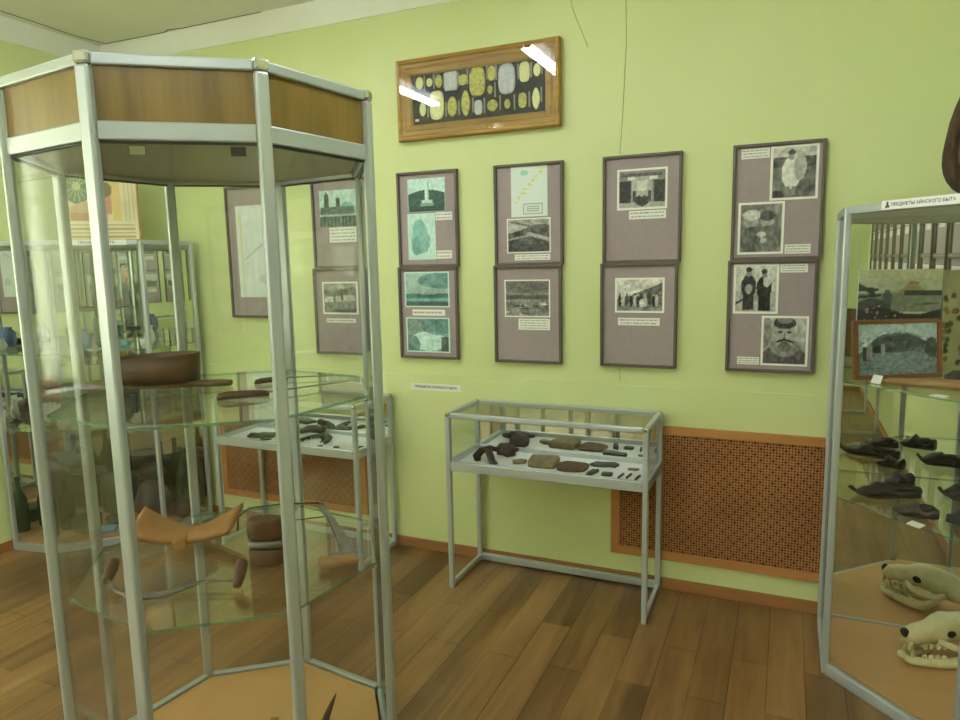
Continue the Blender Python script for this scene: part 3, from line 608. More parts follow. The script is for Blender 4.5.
for nm, z0, z1, m_ in (('block', .001, .055, 'redwood'), ('plate', .058, .083, 'iron'), ('block', .086, .15, 'redwood')):
    mb = MB(); rings = []
    for k, (f, z) in enumerate(((.86, z0), (1, z0+.006), (1, z1-.006), (.86, z1))):
        rings.append([c+U*(math.copysign(abs(math.cos(a))**.7, math.cos(a))*.056*f)+W_*(math.copysign(abs(math.sin(a))**.7, math.sin(a))*.03*f)+Vector((0, 0, z)) for a in ang])
    mb.loft(rings).build(nm, M[m_], t)
t = thing('tusk', 'slender dark curved tusk standing on the wooden base of the octagonal case', 'tusk', (.12, -1.57, .046))
MB().tube([(.115, -1.62, .060), (.118, -1.60, .078), (.122, -1.582, .105), (.13, -1.562, .14), (.14, -1.55, .17)], [.016, .014, .011, .007, .001], 10).build('horn', M['darkwood'], t)
t = tag(MB().obox((-.085, -1.61, .050), U, W_, (0, 0, 1), .013, .008, .004).build('paper_tag', M['oldwood']), 'small tan tag lying on the wooden base of the octagonal case', 'tag')

# ------------------------------------------------------------------ table cases
def table_case(x0, label):
    W, D, H, yb = .981, .386, .90, -.03
    x1, y1 = x0+W, yb; y0 = yb-D+.01; t = thing('table_display_case', label, 'display case', ((x0+x1)/2, (y0+y1)/2, 0), group='aluminium table cases'); s = .0125
    for x in (x0+s, x1-s):
        for y in (y0+s, y1-s): MB().box((x-s, y-s, 0), (x+s, y+s, H-.012)).build('leg', M['alu'], t, bevel=.005)
    for nm, z0, z1 in (('top_rail', H-.026, H), ('tray_rail', .612, .658)):
        for a, b in (((x0+2*s, y0), (x1-2*s, y0+2*s)), ((x0+2*s, y1-2*s), (x1-2*s, y1)), ((x0, y0+2*s), (x0+2*s, y1-2*s)), ((x1-2*s, y0+2*s), (x1, y1-2*s))):
            MB().box((a[0], a[1], z0), (b[0], b[1], z1)).build(nm, M['alu'], t, bevel=.006 if nm == 'top_rail' else .003)
    for x in (x0, x1-2*s):
        for y in (y0, y1-2*s): MB().box((x, y, H-.026), (x+2*s, y+2*s, H)).build('corner_cap', M['chrome'], t, bevel=.006)
    for x in (x0, x1-2*s): MB().box((x+.003, y0+2*s, .010), (x+2*s-.003, y1-2*s, .035)).build('floor_rail', M['alu'], t, bevel=.003)
    MB().box((x0+2*s, y1-2*s, .010), (x1-2*s, y1-.003, .046)).build('floor_rail', M['alu'], t, bevel=.003)
    MB().box((x0+.02, y0+.02, .622), (x1-.02, y1-.012, .636)).build('tray', M['tray'], t)
    g = (.658, H-.026)
    MB().box((x0+2*s, y0+.01, g[0]), (x1-2*s, y0+.014, g[1])).build('glass_pane', M['glass'], t); MB().box((x0+2*s, y1-.014, g[0]), (x1-2*s, y1-.009, g[1])).build('mirror_back', M['mirror'], t)
    for x in (x0+.01, x1-.014): MB().box((x, y0+2*s, g[0]), (x+.004, y1-2*s, g[1])).build('glass_pane', M['glass'], t)
    MB().box((x0+2*s, y0+2*s, H-.008), (x1-2*s, y1-2*s, H-.003)).build('glass_top', M['glass'], t)
    return t
TC = table_case(0, 'aluminium table case of stones and leather pieces, standing between wall sign and brown grille')
b_ = TC.location.copy()
dup(TC, (b_.x-1.50, b_.y, 0), 0, 'aluminium table case of dark combs, seen through the octagonal case')
dup(TC, (2.10, -4.35, 0), PI/2, 'aluminium table case behind the person, standing along the side wall')

TZ = .6365
M['leather'] = mottled('dark_brown_leather', rgb(38, 26, 20), rgb(70, 48, 36), 25, .6, .5)
M['blackleather'] = mottled('blackened_leather', rgb(28, 27, 25), rgb(56, 52, 46), 22, .55, .6)
M['greyleather'] = mottled('grey_brown_leather', rgb(58, 54, 46), rgb(92, 84, 70), 22, .65, .6)
M['tanstone'] = mottled('tan_stone', rgb(116, 100, 70), rgb(150, 132, 96), 40, .8, .5)
M['greystone'] = mottled('greenish_grey_stone', rgb(128, 126, 98), rgb(160, 156, 124), 40, .8, .4)
M['brownstone'] = mottled('rust_brown_slab', rgb(72, 50, 32), rgb(110, 80, 54), 40, .8, .6)
M['darkgrey'] = mottled('dark_slate', rgb(48, 52, 50), rgb(78, 80, 74), 40, .6, .4)
def slab(name, label, cat, x, y, sx, sy, sz, m, rot=0, seed=1, n=14, z=TZ, group=None, shape=2.6, rough=.12, axis=(1, 0)):
    """flat worn piece: rounded outline, irregular edge, real thickness"""
    ca, sa = math.cos(rot), math.sin(rot); rings = []
    def pt(a, f, zz):
        c_, s_ = math.cos(a), math.sin(a); rr = 1+rough*(mnoise.noise(Vector((c_*1.5+seed, s_*1.5, seed*2.3)))*1.4)
        px = math.copysign(abs(c_)**(2/shape), c_)*sx/2*f*rr; py = math.copysign(abs(s_)**(2/shape), s_)*sy/2*f*rr
        return (x+px*ca-py*sa, y+px*sa+py*ca, z+zz)
    A_ = [2*PI*k/(n*2) for k in range(n*2)]
    mb = MB(); mb.loft([[pt(a, f, zz*sz) for a in A_] for f, zz in ((.55, 0), (.95, .0), (1, .3), (1, .65), (.92, .95), (.5, 1.0))])
    return tag(mb.build(name, m), label, cat, group)
def lump(name, label, cat, c, sc, m, seed=1, rough=.25, rot=0, group=None, freq=1.6):
    mb = MB(); mb.blob((c[0], c[1], c[2]+sc[2]*.82), sc, seed, rough, freq, rot, 3, -.82); return tag(mb.build(name, m), label, cat, group)
G1 = 'finds in the stone tool table case'
tag(MB().tube([(.14, -.345, TZ+.014), (.12, -.31, TZ+.02), (.125, -.26, TZ+.035), (.16, -.235, TZ+.045), (.21, -.24, TZ+.04)], [.018, .022, .022, .02, .012], 10, flat=.7).tube([(.15, -.27, TZ+.05), (.19, -.31, TZ+.04), (.225, -.36, TZ+.014), (.255, -.375, TZ+.012)], [.01, .02, .018, .008], 10, flat=.7).build('leather_strap', M['leather']), 'forked dark leather strap, the piece nearest the case end by the sign', 'strap', G1)
lump('leather_pouch', 'rounded dark leather pouch behind the forked strap', 'pouch', (.235, -.19, TZ), (.055, .040, .034), M['leather'], 3, .35, .4, G1)
slab('stone_axe', 'little forked tan stone axe in the front row', 'stone axe', .345, -.295, .07, .045, .018, M['tanstone'], .35, 6, group=G1, rough=.45)
slab('stone_block', 'tan stone block with a chipped edge, in the front row', 'stone block', .462, -.275, .145, .14, .034, M['tanstone'], .12, 7, group=G1, shape=6, rough=.07)
slab('stone_slab', 'rust brown rounded slab in the front row', 'stone slab', .612, -.282, .15, .15, .014, M['brownstone'], .1, 8, group=G1, shape=3)
slab('stone_tool', 'jagged dark slate tool near the middle of the table case', 'stone tool', .75, -.195, .115, .06, .014, M['darkgrey'], .1, 11, group=G1, rough=.5)
slab('stone_rod', 'short dark slate rod in front of the jagged dark tool', 'stone rod', .722, -.335, .030, .09, .014, M['darkgrey'], -.3, 13, group=G1, rough=.3)
slab('stone_plate', 'small dark square slate plate at the front edge', 'stone plate', .79, -.335, .052, .045, .010, M['darkgrey'], .1, 14, group=G1, shape=6, rough=.06)
for x, y, lb in ((.853, -.335, 'thin dark stone point beside the square slate plate'), (.888, -.325, 'thin dark stone point, middle one of the front three'), (.930, -.335, 'thin dark stone point nearest the front corner post')):
    slab('stone_point', lb, 'stone point', x, y, .012, .085, .007, M['darkgrey'], -.12, int(x*100), group=G1)
slab('stone_flake', 'pale tan flake nearer the front blades', 'stone flake', .888, -.215, .05, .028, .007, M['tanstone'], .1, 2, group=G1, rough=.3)
# second case
G2 = 'dark finds in the comb table case'
M['antler'] = mottled('dark_carved_antler', rgb(34, 34, 30), rgb(60, 58, 50), 30, .5, .4)
def comb(label, x, y, wd, ht, rz, n=9):
    t = thing('fan_comb', label, 'comb', (x, y, TZ), rz, G2); L = lambda u, v, z=.008: wm(t) @ Vector((u, v, z))
    arc = [L(-wd/2*math.cos(PI*k/14), ht*math.sin(PI*k/14)*.9) for k in range(15)]; MB().tube(arc, .012, 8, flat=.7).build('arch', M['antler'], t)
    for k in range(n):
        u = -.86+1.72*k/(n-1); a = L(u*wd/2, ht*.9*math.sqrt(max(0, 1-u*u))); b = L(u*wd/2*.72, ht*.9*math.sqrt(max(0, 1-u*u))-ht*.42); MB().tube([a, (a+b)/2+Vector((0, 0, .006)), b], [.0065, .006, .003], 6).build('tooth', M['antler'], t)
    return t
comb('fan shaped dark comb with curved teeth, in front of the bow', -.885, -.335, .17, .20, .2)
slab('dark_buckle', 'flat dark notched plate at the far end of the comb case', 'plate', -1.265, -.29, .17, .10, .016, M['antler'], .35, 3, group=G2, rough=.5)
slab('dark_chip', 'small dark chip in front of the flat notched plate', 'chip', -1.185, -.355, .06, .02, .01, M['antler'], .5, 8, group=G2, rough=.4)
lump('dark_bead', 'round dark bead between the notched plate and the fan comb', 'bead', (-1.125, -.27, TZ), (.022, .026, .02), M['antler'], 2, .15, 0, G2)
tag(MB().tube([(-1.07, -.20, TZ+.02), (-1.03, -.17, TZ+.035), (-.985, -.15, TZ+.035), (-.95, -.14, TZ+.025)], [.012, .022, .024, .02], 10).blob((-.945, -.135, TZ+.03), (.018, .018, .018), 3, .2).build('carved_bow', M['antler']), 'knobbed dark carved bow behind the front fan comb', 'carving', G2)
for x, y, lb in ((-.80, -.365, 'tiny grey chip just in front of the fan comb'), (-.70, -.36, 'tiny grey chip nearest the front corner of the comb case')):
    slab('grey_chip', lb, 'chip', x, y, .03, .022, .008, M['darkgrey'], .4, int(-x*50), group=G2, rough=.4)
slab('dark_splinter', 'dark splinter beside the end pane of the comb case', 'splinter', -.575, -.32, .05, .018, .01, M['antler'], .7, 6, group=G2)

for o in list(COL.objects):
    if o.parent is None and o.get('group') in (G1, G2): o.location = o.location + Vector((-.018, .05, 0))
# ------------------------------------------------------------------ corner cabinets with mirrored backs
def corner_cabinet(P, side, label, H=1.79):
    """P = outline: wall end, front corner, diagonal corner, other wall end, room corner; the last two sides carry mirrors"""
    t = thing('corner_display_cabinet', label, 'display cabinet', (P[4][0]*.5+P[1][0]*.5, P[4][1]*.5+P[1][1]*.5, 0)); s = .0125
    V_ = [Vector(p_) for p_ in P]; sg = 1 if sum(V_[i].x*V_[(i+1) % 5].y-V_[(i+1) % 5].x*V_[i].y for i in range(5)) > 0 else -1
    def off(dist):                                     # outline moved inwards, each side by its own distance
        out = []
        for i in range(5):
            d0 = (V_[i]-V_[i-1]).normalized(); d1 = (V_[(i+1) % 5]-V_[i]).normalized(); n0, n1 = Vector((-d0.y, d0.x))*sg, Vector((-d1.y, d1.x))*sg
            a0, a1 = dist[i-1], dist[i]; A = Matrix(((n0.x, n0.y), (n1.x, n1.y))); out.append(A.inverted() @ Vector((n0.dot(V_[i])+a0, n1.dot(V_[i])+a1)))
        return out
    Q = off([.0125]*5); ce = sum(Q, Vector((0, 0)))/5
    for i in range(5):
        a = (V_[i]-ce).normalized() if i in (1, 2) else Vector((1, 0))
        r_ = .003 if i == 4 else s; MB().obox((Q[i].x, Q[i].y, (H-.004)/2), (a.x, a.y, 0), (-a.y, a.x, 0), (0, 0, 1), r_, r_, (H-.004)/2).build('post', M['alu'], t, bevel=.005 if i != 4 else 0)
    for i in range(3):
        d = (Q[i+1]-Q[i]).normalized(); a, b = Q[i]+d*.013, Q[i+1]-d*.013
        for nm, z0, z1 in (('bottom_rail', .0, .045), ('top_rail', H-.028, H)): MB().bar((a.x, a.y, (z0+z1)/2), (b.x, b.y, (z0+z1)/2), .025, z1-z0).build(nm, M['alu'], t, bevel=.004)
        MB().bar((a.x, a.y, (H+.017)/2), (b.x, b.y, (H+.017)/2), .004, H-.073).build('glass_pane', M['glass'], t)
    R_ = off([.026, .026, .026, .014, .014])
    for i in (3, 4):
        a, b = Q[i], Q[(i+1) % 5]; MB().bar((a.x, a.y, H/2+.01), (b.x, b.y, H/2+.01), .005, H-.05).build('mirror_back', M['mirror'], t)
        d = (R_[(i+1) % 5]-R_[i]).normalized(); a, b = R_[i]+d*.014, R_[(i+1) % 5]-d*.014; n = Vector((-d.y, d.x))*sg*.005
        MB().bar((a.x+n.x, a.y+n.y, .054), (b.x+n.x, b.y+n.y, .054), .006, .006).build('edge_strip', M['alu'], t)
    MB().prism([tuple(q) for q in off([.027, .027, .027, .016, .016])], .012, .050).build('base_board', M['case_board'], t)
    MB().prism([tuple(q) for q in off([.02]*5)], H-.024, H-.006).build('top_board', M['tray'], t)
    for z in (1.155, .71): MB().prism([tuple(q) for q in off([.03, .03, .03, .018, .018])], z-.003, z+.003, 1, 0).build('glass_shelf', [M['shelf'], M['shelf_edge']], t)
    return t
PR = [(1.677, -.098), (1.677, -.51), (2.05, -.883), (2.315, -.883), (2.315, -.098)]
PL_ = [(-1.905, -.053), (-1.905, -.44), (-2.325, -.86), (-2.613, -.915), (-2.613, -.053)]
corner_cabinet(PR, 1, 'aluminium corner cabinet with animal skulls, shoes and a framed hut picture')
corner_cabinet(PL_, -1, 'aluminium corner cabinet with green bottles and ceramics, past the octagonal case')
dR = Vector((.7071, -.7071, 0)); nR = Vector((-.7071, -.7071, 0))
c = Vector((1.677, -.51, 1.781))+dR*.33+nR*.0065
sign('cabinet_sign', 'white lettered strip along the top rail of the skull cabinet', c, dR, nR, .352, .030, 'ПРЕДМЕТЫ АЙНСКОГО БЫТА', .216, True, -.033)
dL = Vector((.7071, .7071, 0)); nL = Vector((.7071, -.7071, 0))
c = Vector((-2.325, -.86, 1.776))+dL*.37+nL*.0065
sign('cabinet_sign', 'white lettered strip along the top rail of the bottle cabinet', c, dL, nL, .30, .030, 'ПРЕДМЕТЫ БЫТА', .18)

# things in the skull cabinet
SZ1, SZ2, SB = 1.1585, .7135, .0505
def shoe(label, toe, heel, z, m, w_=.042, h=.05, curl=.015, op=True, group='old leather shoes on the glass shelf'):
    t = thing('leather_shoe', label, 'shoe', ((toe[0]+heel[0])/2, (toe[1]+heel[1])/2, z), group=group); T, Hh = Vector((toe[0], toe[1], z)), Vector((heel[0], heel[1], z)); d = Hh-T; sd = Vector((-d.y, d.x, 0)).normalized(); up = Vector((0, 0, 1))
    rings = []
    for s, wd, z0, z1 in ((0, .05, curl*1.0, curl*1.15), (.06, .3, curl*.55, curl+.008), (.14, .6, curl*.15, h*.36), (.25, .85, .002, h*.55), (.35, 1.0, .0, h*.72), (.44, 1.0, .0, h*.95), (.54, .93, .0, h*.84), (.65, .85, .002, h*.55), (.75, .88, .0, h*.50), (.85, .9, .0, h*.60), (.94, .78, .0, h*.74), (1, .45, .006, h*.66)):
        q = T+d*s+sd*.006*math.sin(s*17+toe[0]*40); z1 += .006*math.sin(s*23+toe[1]*50)*(s > .1); rings.append([q+sd*w_*wd*math.copysign(abs(math.cos(a))**.8, math.cos(a))+up*((z0+z1)/2+(z1-z0)/2*math.sin(a)) for a in [2*PI*k/14 for k in range(14)]])
    MB().loft(rings).build('upper', m, t)
    rings = []
    for s, wd in ((.02, .12), (.1, .5), (.22, .85), (.38, 1.08), (.52, 1.04), (.66, .92), (.82, .98), (.94, .88), (1.0, .5)):
        q = T+d*s; zz = curl*max(0, 1-s/.2); rings.append([q+sd*w_*wd*cx+up*(zz+zq) for cx, zq in ((-1, 0), (1, 0), (1.0, .007), (-1.0, .007))])
    MB().loft(rings, smooth=False).build('sole', M['blackleather'], t)
    if op:
        q = T+d*.74+up*h*.52; rings = [[q+d.normalized()*math.cos(a)*d.length*.17*f+sd*math.sin(a)*w_*.62*f+up*zz for a in [2*PI*k/16 for k in range(16)]] for f, zz in ((1.0, -.006), (1.08, .010), (.92, .012), (.8, -.004))]
        MB().loft(rings).build('opening', M['blackleather'], t)
    return t
shoe('short black shoe tongue lying behind the long flat shoe', (1.885, -.265), (1.985, -.215), SZ2, M['blackleather'], .030, .05, .006, False)
shoe('long flat dark shoe with upturned toe, in the middle of the shelf', (1.742, -.455), (1.985, -.37), SZ2, M['blackleather'], .043, .05, .030)
shoe('small brown shoe beside the white card at the shelf front', (1.868, -.60), (2.01, -.605), SZ2, M['greyleather'], .036, .045, .012)
shoe('dark crumpled shoe at the shelf front, next to the small brown shoe', (2.02, -.66), (2.16, -.60), SZ2, M['blackleather'], .04, .06, .006)
shoe('dark pointed shoe behind the crumpled shoe', (2.045, -.36), (2.22, -.33), SZ2, M['blackleather'], .04, .06, .03)
tag(MB().obox((1.927, -.715, SZ2+.002), dR, (-nR.x, -nR.y, .2), (0, 0, 1), .024, .014, .0012).build('label_card', M['paper']), 'white card lying in front of the small brown shoe', 'label')
# upper shelf
def leaning_picture(name, label, o, u, up, w_, h, p_, frame=None, fw=.016, cat='picture', mat_=None):
    t = thing(name, label, cat, o); u = Vector(u).normalized(); v = Vector(up).normalized(); n = u.cross(v).normalized(); o = Vector(o)
    MB().obox(o+u*w_/2+v*h/2-n*.004, u, v, n, w_/2, h/2, .003).build('backing', M['oldwood'] if frame else M['tray'], t)
    f = fw if frame else 0
    print_obj('picture', p_, t, 0, 0, 0, 0, 0, plane=(o+u*f+v*(h-f), u*(w_-2*f), -v*(h-2*f), n))
    if frame:
        mb = MB()
        for a, b, c_, d_ in ((0, 0, w_, f), (0, h-f, w_, h), (0, f, f, h-f), (w_-f, f, w_, h-f)): mb.obox(o+u*(a+c_)/2+v*(b+d_)/2+n*.003, u, v, n, (c_-a)/2, (d_-b)/2, .007)
        mb.build('frame', frame, t, bevel=.002)
    return t
M['hutframe'] = wood('brown_picture_moulding', rgb(112, 62, 26), rgb(150, 90, 42), .4, False, .8)
hut = Pic(84, 56, (.74, .82, .84), (1, 1, 1)).ell(.52, .74, .5, .52, (.36, .42, .43)).grain(.2, 22, (hut_m := ((np.mgrid[0:56, 0:84][0]/55) > .3)).astype(float) if False else None)
hut.below(lambda x: .52+.25*(x-.4)**2, (.44, .51, .52)); hut.grain(.12, 30)
hut.above(lambda x: .30-.16*np.exp(-((x-.48)/.30)**2)+.55*np.maximum(0, np.abs(x-.5)-.36), (.76, .84, .86))
hut.ell(.5, .38, .32, .2, (.22, .27, .28), .6).ell(.6, .75, .4, .2, (.60, .67, .68), .5).rect(.07, .44, .16, .72, (.14, .16, .16)).rect(.2, .42, .32, .58, .12).rect(.34, .26, .44, .36, .16).rect(.36, .46, .43, .56, .2).rect(.46, .3, .6, .36, .2).rect(.12, .4, .17, .7, .75, .7).rect(.3, .4, .34, .64, .7, .8).rect(.17, .42, .19, .7, .65, .8).ell(.93, .48, .08, .2, .2, .75).rect(0, .9, 1, 1, (.55, .62, .63), .5).grain(.10, 30)
leaning_picture('hut_picture', 'brown framed picture of a thatched hut, leaning on the upper shelf of the skull cabinet', (1.738, -.468, SZ1), (.77, .42, 0), (-.05, .10, 1), .345, .222, hut, M['hutframe'])
lake = Pic(84, 56, (.76, .78, .66), (1, 1, 1)).above(lambda x: .2+.05*np.sin(x*6), (.82, .82, .68)).grain(.04, 6)
lake.put((lake.Y > .40-.20*np.exp(-((lake.X-.66)/.11)**2)) & (lake.Y < .42) & (lake.X > .4), (.66, .58, .42)).put((lake.Y > .22) & (lake.Y < .25) & (lake.X > .62) & (lake.X < .74), (.42, .48, .46)).rect(0, .42, 1, .75, (.50, .53, .45)).rect(.56, .38, 1, .47, (.13, .18, .15)).ell(.1, .36, .16, .04, (.2, .26, .24)).line(.0, .28, .18, .42, .03, (.16, .22, .2)).line(0, .5, .26, .46, .025, (.14, .2, .18)).ell(.18, .68, .2, .16, (.20, .20, .22), .8).ell(.36, .56, .06, .2, (.22, .3, .28), .8).below(lambda x: .74-.06*np.sin(x*7), (.12, .11, .13)).grain(.06, 24)
for k in range(26): lake.ell(.05+.55*random.random(), .6+.35*random.random(), .014, .018, random.choice(((.6, .35, .5), (.72, .6, .66), (.55, .28, .42))))
lake.line(.7, .62, .96, .60, .012, (.25, .3, .26))
lake.a = np.vstack([lake.a, np.ones((44, 84, 3))*np.array((.13, .13, .13))]); lake.h = 100
leaning_picture('lake_painting', 'dark painted lake and mountain board, standing behind the hut picture', (1.766, -.140, SZ1), (1, 0, 0), (0, .03, 1), .288, .40, lake, cat='painting')
flow = Pic(56, 72, (.66, .64, .46), (1, 1, 1)).grain(.07, 6)
for k in range(60): flow.ell(random.random()*.9, .25+.7*random.random(), .035, .03, random.choice(((.12, .14, .1), (.18, .26, .14), (.4, .2, .14), (.5, .4, .2), (.2, .3, .16))))
flow.line(.5, .2, .4, .9, .025, (.15, .16, .1)).line(.3, .4, .55, .7, .02, (.14, .18, .1))
leaning_picture('flower_painting', 'painted board of dark flowers, beside the lake painting', (2.060, -.140, SZ1), (1, 0, 0), (0, .03, 1), .222, .395, flow, cat='painting')
t = thing('carved_board', 'long pale wooden board lying on the upper shelf before the hut picture', 'board', (1.98, -.55, SZ1)); mb = MB(); rings = []
a, b = Vector((1.83, -.505, SZ1)), Vector((2.22, -.66, SZ1)); d_ = (b-a); sd = Vector((-d_.y, d_.x, 0)).normalized()
for s, hw, hh in ((0, .016, .007), (.03, .022, .011), (.3, .026, .015), (.5, .030, .018), (.8, .034, .02), (1, .02, .012)): rings.append([a+d_*s+sd*hw*math.cos(2*PI*k/10)+Vector((0, 0, hh+hh*math.sin(2*PI*k/10))) for k in range(10)])
mb.loft(rings).build('plank', M['oldwood'], t)
lump('wooden_bowl', 'grey brown rounded wooden lump at the end of the pale board', 'carving', (2.10, -.50, SZ1), (.08, .05, .03), M['greyleather'], 4, .25, -.3)
tag(MB().obox((1.808, -.525, SZ1+.016), dR, (.3, .3, .9), (.64, .64, -.43), .019, .016, .0008).build('label_card', M['paper']), 'white folded card standing below the hut picture', 'label')
tag(MB().obox((1.965, -.725, SZ1+.002), dR, (-nR.x, -nR.y, .1), (0, 0, 1), .024, .014, .0012).build('label_card', M['paper']), 'white card lying at the shelf edge before the pale board', 'label')
# skull
M['bone'] = mottled('old_bone', rgb(188, 176, 130), rgb(222, 212, 168), 14, .55, .25)
M['cavity'], _ = mat('bone_cavity', rgb(36, 26, 16), .9)
def skull(label, o, yaw, sc=1.0):
    t = thing('bear_skull', label, 'skull', o, yaw); W2 = wm(t); X = lambda p_: W2 @ (Vector(p_)*sc)
    def lf(sec, n=16, m='bone', nm='cranium'):
        rings = []
        for x, zc, hw, hh, e in sec:
            rings.append([X((x, hw*math.copysign(abs(math.cos(a))**e, math.cos(a)), zc+hh*math.copysign(abs(math.sin(a))**e, math.sin(a)))) for a in [2*PI*k/n for k in range(n)]])
        return MB().loft(rings).build(nm, M[m], t)
    lf([(0, .098, .020, .014, .8), (.012, .102, .028, .026, .8), (.04, .106, .031, .033, .8), (.08, .112, .033, .036, .8), (.11, .122, .042, .042, .8), (.135, .128, .046, .046, .9), (.165, .124, .042, .048, 1), (.20, .118, .048, .052, 1), (.245, .112, .050, .05, 1), (.285, .102, .042, .042, 1), (.315, .092, .022, .026, 1)])
    MB().blob(X((.002, 0, .112)), (.012*sc, .017*sc, .016*sc), 3, .12, rot=yaw, sub=2).build('nose_cavity', M['cavity'], t)
    for s in (-1, 1):
        mb = MB(); mb.tube([X((.095, s*.034, .095)), X((.125, s*.066, .088)), X((.165, s*.088, .084)), X((.205, s*.085, .090)), X((.235, s*.055, .096))], [.010*sc, .011*sc, .010*sc, .010*sc, .012*sc], 8); mb.build('cheekbone', M['bone'], t)
        MB().blob(X((.134, s*.040, .122)), (.018*sc, .009*sc, .014*sc), 2, .05, rot=yaw-s*.25).build('eye_socket', M['cavity'], t)
        mb = MB(); mb.tube([X((.0, s*.012, .030)), X((.012, s*.020, .024)), X((.06, s*.030, .020)), X((.12, s*.048, .022)), X((.17, s*.062, .034)), X((.20, s*.066, .062)), X((.205, s*.062, .085))], [.012*sc, .014*sc, .015*sc, .017*sc, .018*sc, .014*sc, .008*sc], 10); mb.build('jaw', M['bone'], t)
        for x, zt_, zb_, r in ((.012, .09, .052, .008), (.022, .034, .064, .007)):
            MB().tube([X((x, s*.02, zt_)), X((x-.004, s*.021, (zt_+zb_)/2)), X((x-.002, s*.019, zb_))], [r*sc, r*.8*sc, .001], 8).build('fang', M['bone'], t)
        for k in range(4):
            x = .055+.02*k; MB().blob(X((x, s*(.028+.004*k), .075)), (.009*sc, .006*sc, .011*sc), k, .1, rot=yaw, sub=2).build('tooth', M['bone'], t)
            MB().blob(X((x, s*(.028+.004*k), .038)), (.009*sc, .006*sc, .010*sc), k, .1, rot=yaw, sub=2).build('tooth', M['bone'], t)
    MB().blob(X((-.001, 0, .034)), (.012*sc, .018*sc, .012*sc), 1, .1, rot=yaw, sub=2).build('chin', M['bone'], t)
    return t
skull('cream bear skull with open jaws on the wooden base of the corner cabinet', (1.962, -.42, SB), .48, 1.15)
# hide shield on top of the cabinet
t = thing('fur_hide', 'dark brown rounded hide standing on top of the skull cabinet', 'hide', (2.12, -.50, 1.79)); rings = []
for k, (f, y_) in enumerate(((.76, .02), (.95, .035), (1.0, 0), (.96, -.04), (.82, -.045), (.72, -.02))):
    rings.append([(2.108+.150*f*math.cos(a)*(1-.30*math.sin(a))*.93, -.5+y_, 1.99+(.285 if math.sin(a) > 0 else .20)*f*math.copysign(abs(math.sin(a))**.9, math.sin(a))) for a in [2*PI*j/36 for j in range(36)]])
M['fur'] = mottled('dark_fur', rgb(44, 32, 18), rgb(84, 64, 40), 60, .9, 1.0, (1, 1, .3), 120)
MB().loft(rings, False).build('rim', M['fur'], t)
M['hide'] = mottled('grey_tan_hide', rgb(104, 92, 66), rgb(138, 124, 92), 12, .8, .5)
mb = MB(); mb.loft([[(2.108+.150*f*math.cos(a)*(1-.30*math.sin(a))*.93, -.5+y_, 1.99+(.285 if math.sin(a) > 0 else .20)*f*math.sin(a)) for a in [2*PI*j/36 for j in range(36)]] for f, y_ in ((.78, .01), (.78, -.018), (.5, -.045), (.15, -.055))]); mb.build('membrane', M['hide'], t)
M['feather'] = mottled('green_brown_tuft', rgb(84, 92, 52), rgb(140, 142, 96), 30, .9, .6)
for k in range(9):
    a = Vector((2.03+.010*k, -.52, 2.165+.010*k)); MB().tube([a, a+Vector((-.02+.004*k, -.005, .03)), a+Vector((-.035+.006*k, -.01, .055))], [.007, .006, .001], 6).build('tuft', M['feather'], t)
MB().tube([(2.0, -.5, 1.80), (2.05, -.53, 1.80), (2.12, -.54, 1.802), (2.19, -.53, 1.80)], [.01, .016, .016, .01], 8).build('strap', M['oldwood'], t)

# things in the bottle cabinet
M['bottle'] = mat('green_bottle_glass', rgb(26, 66, 40), .08)[0]; M['bottle'].node_tree.nodes['Principled BSDF'].inputs['Transmission Weight'].default_value = .35
M['bottledark'] = mat('dark_bottle_glass', rgb(22, 24, 18), .1)[0]
def bottle(label, x, y, z, h, r, m):
    t = thing('bottle', label, 'bottle', (x, y, z), group='old bottles in the corner cabinet')
    MB().lathe((x, y, z), [(r*.9, 0), (r, .01), (r, h*.52), (r*.92, h*.60), (r*.5, h*.72), (r*.33, h*.80), (r*.30, h*.95)], 18).build('body', m, t); MB().lathe((x, y, z), [(r*.30, h*.951), (r*.40, h*.955), (r*.40, h*.985), (r*.3, h)], 14).build('lip', m, t)
bottle('tall green bottle at the window side of the bottle cabinet base', -2.465, -.775, SB, .34, .043, M['bottle'])
bottle('dark bottle standing close behind the tall green bottle', -2.50, -.64, SB, .30, .046, M['bottledark'])
bottle('green bottle standing behind the big dark net floats', -2.26, -.125, SB, .44, .045, M['bottle'])
bottle('green bottle standing near the back wall end of the bottle cabinet', -2.08, -.125, SB, .42, .045, M['bottle'])
M['pot'] = mottled('blackened_pot', rgb(34, 34, 28), rgb(62, 58, 48), 12, .5, .4)
def pot(label, x, y, z, prof, m, rim=True):
    t = thing('pot', label, 'pot', (x, y, z), group='dark pots in the corner cabinet'); MB().lathe((x, y, z), prof, 24).build('body', m, t)
    if rim: r, zz = prof[-1]; MB().tube([(x+r*math.cos(2*PI*k/20), y+r*math.sin(2*PI*k/20), z+zz) for k in range(21)], .008, 6).build('rim', M['darkgrey'], t)
pot('wide black cooking pot at the room corner of the bottle cabinet', -2.44, -.30, SB, [(.08, 0), (.115, .03), (.125, .10), (.12, .18), (.11, .24)], M['pot'])
pot('low black pot between the tall green bottle and the blue packet', -2.335, -.635, SB, [(.045, 0), (.075, .02), (.085, .06), (.08, .09)], M['pot'])
M['float'] = mottled('grey_brown_float', rgb(60, 54, 44), rgb(96, 86, 70), 9, .45, .4)
lump('net_float', 'big grey brown rounded net float in front of the green bottle', 'float', (-2.14, -.315, SB), (.115, .10, .13), M['float'], 3, .12, .2, 'net floats')
lump('net_float', 'smaller net float near the side pane of the bottle cabinet', 'float', (-1.99, -.22, SB), (.06, .06, .07), M['float'], 5, .12, .2, 'net floats')
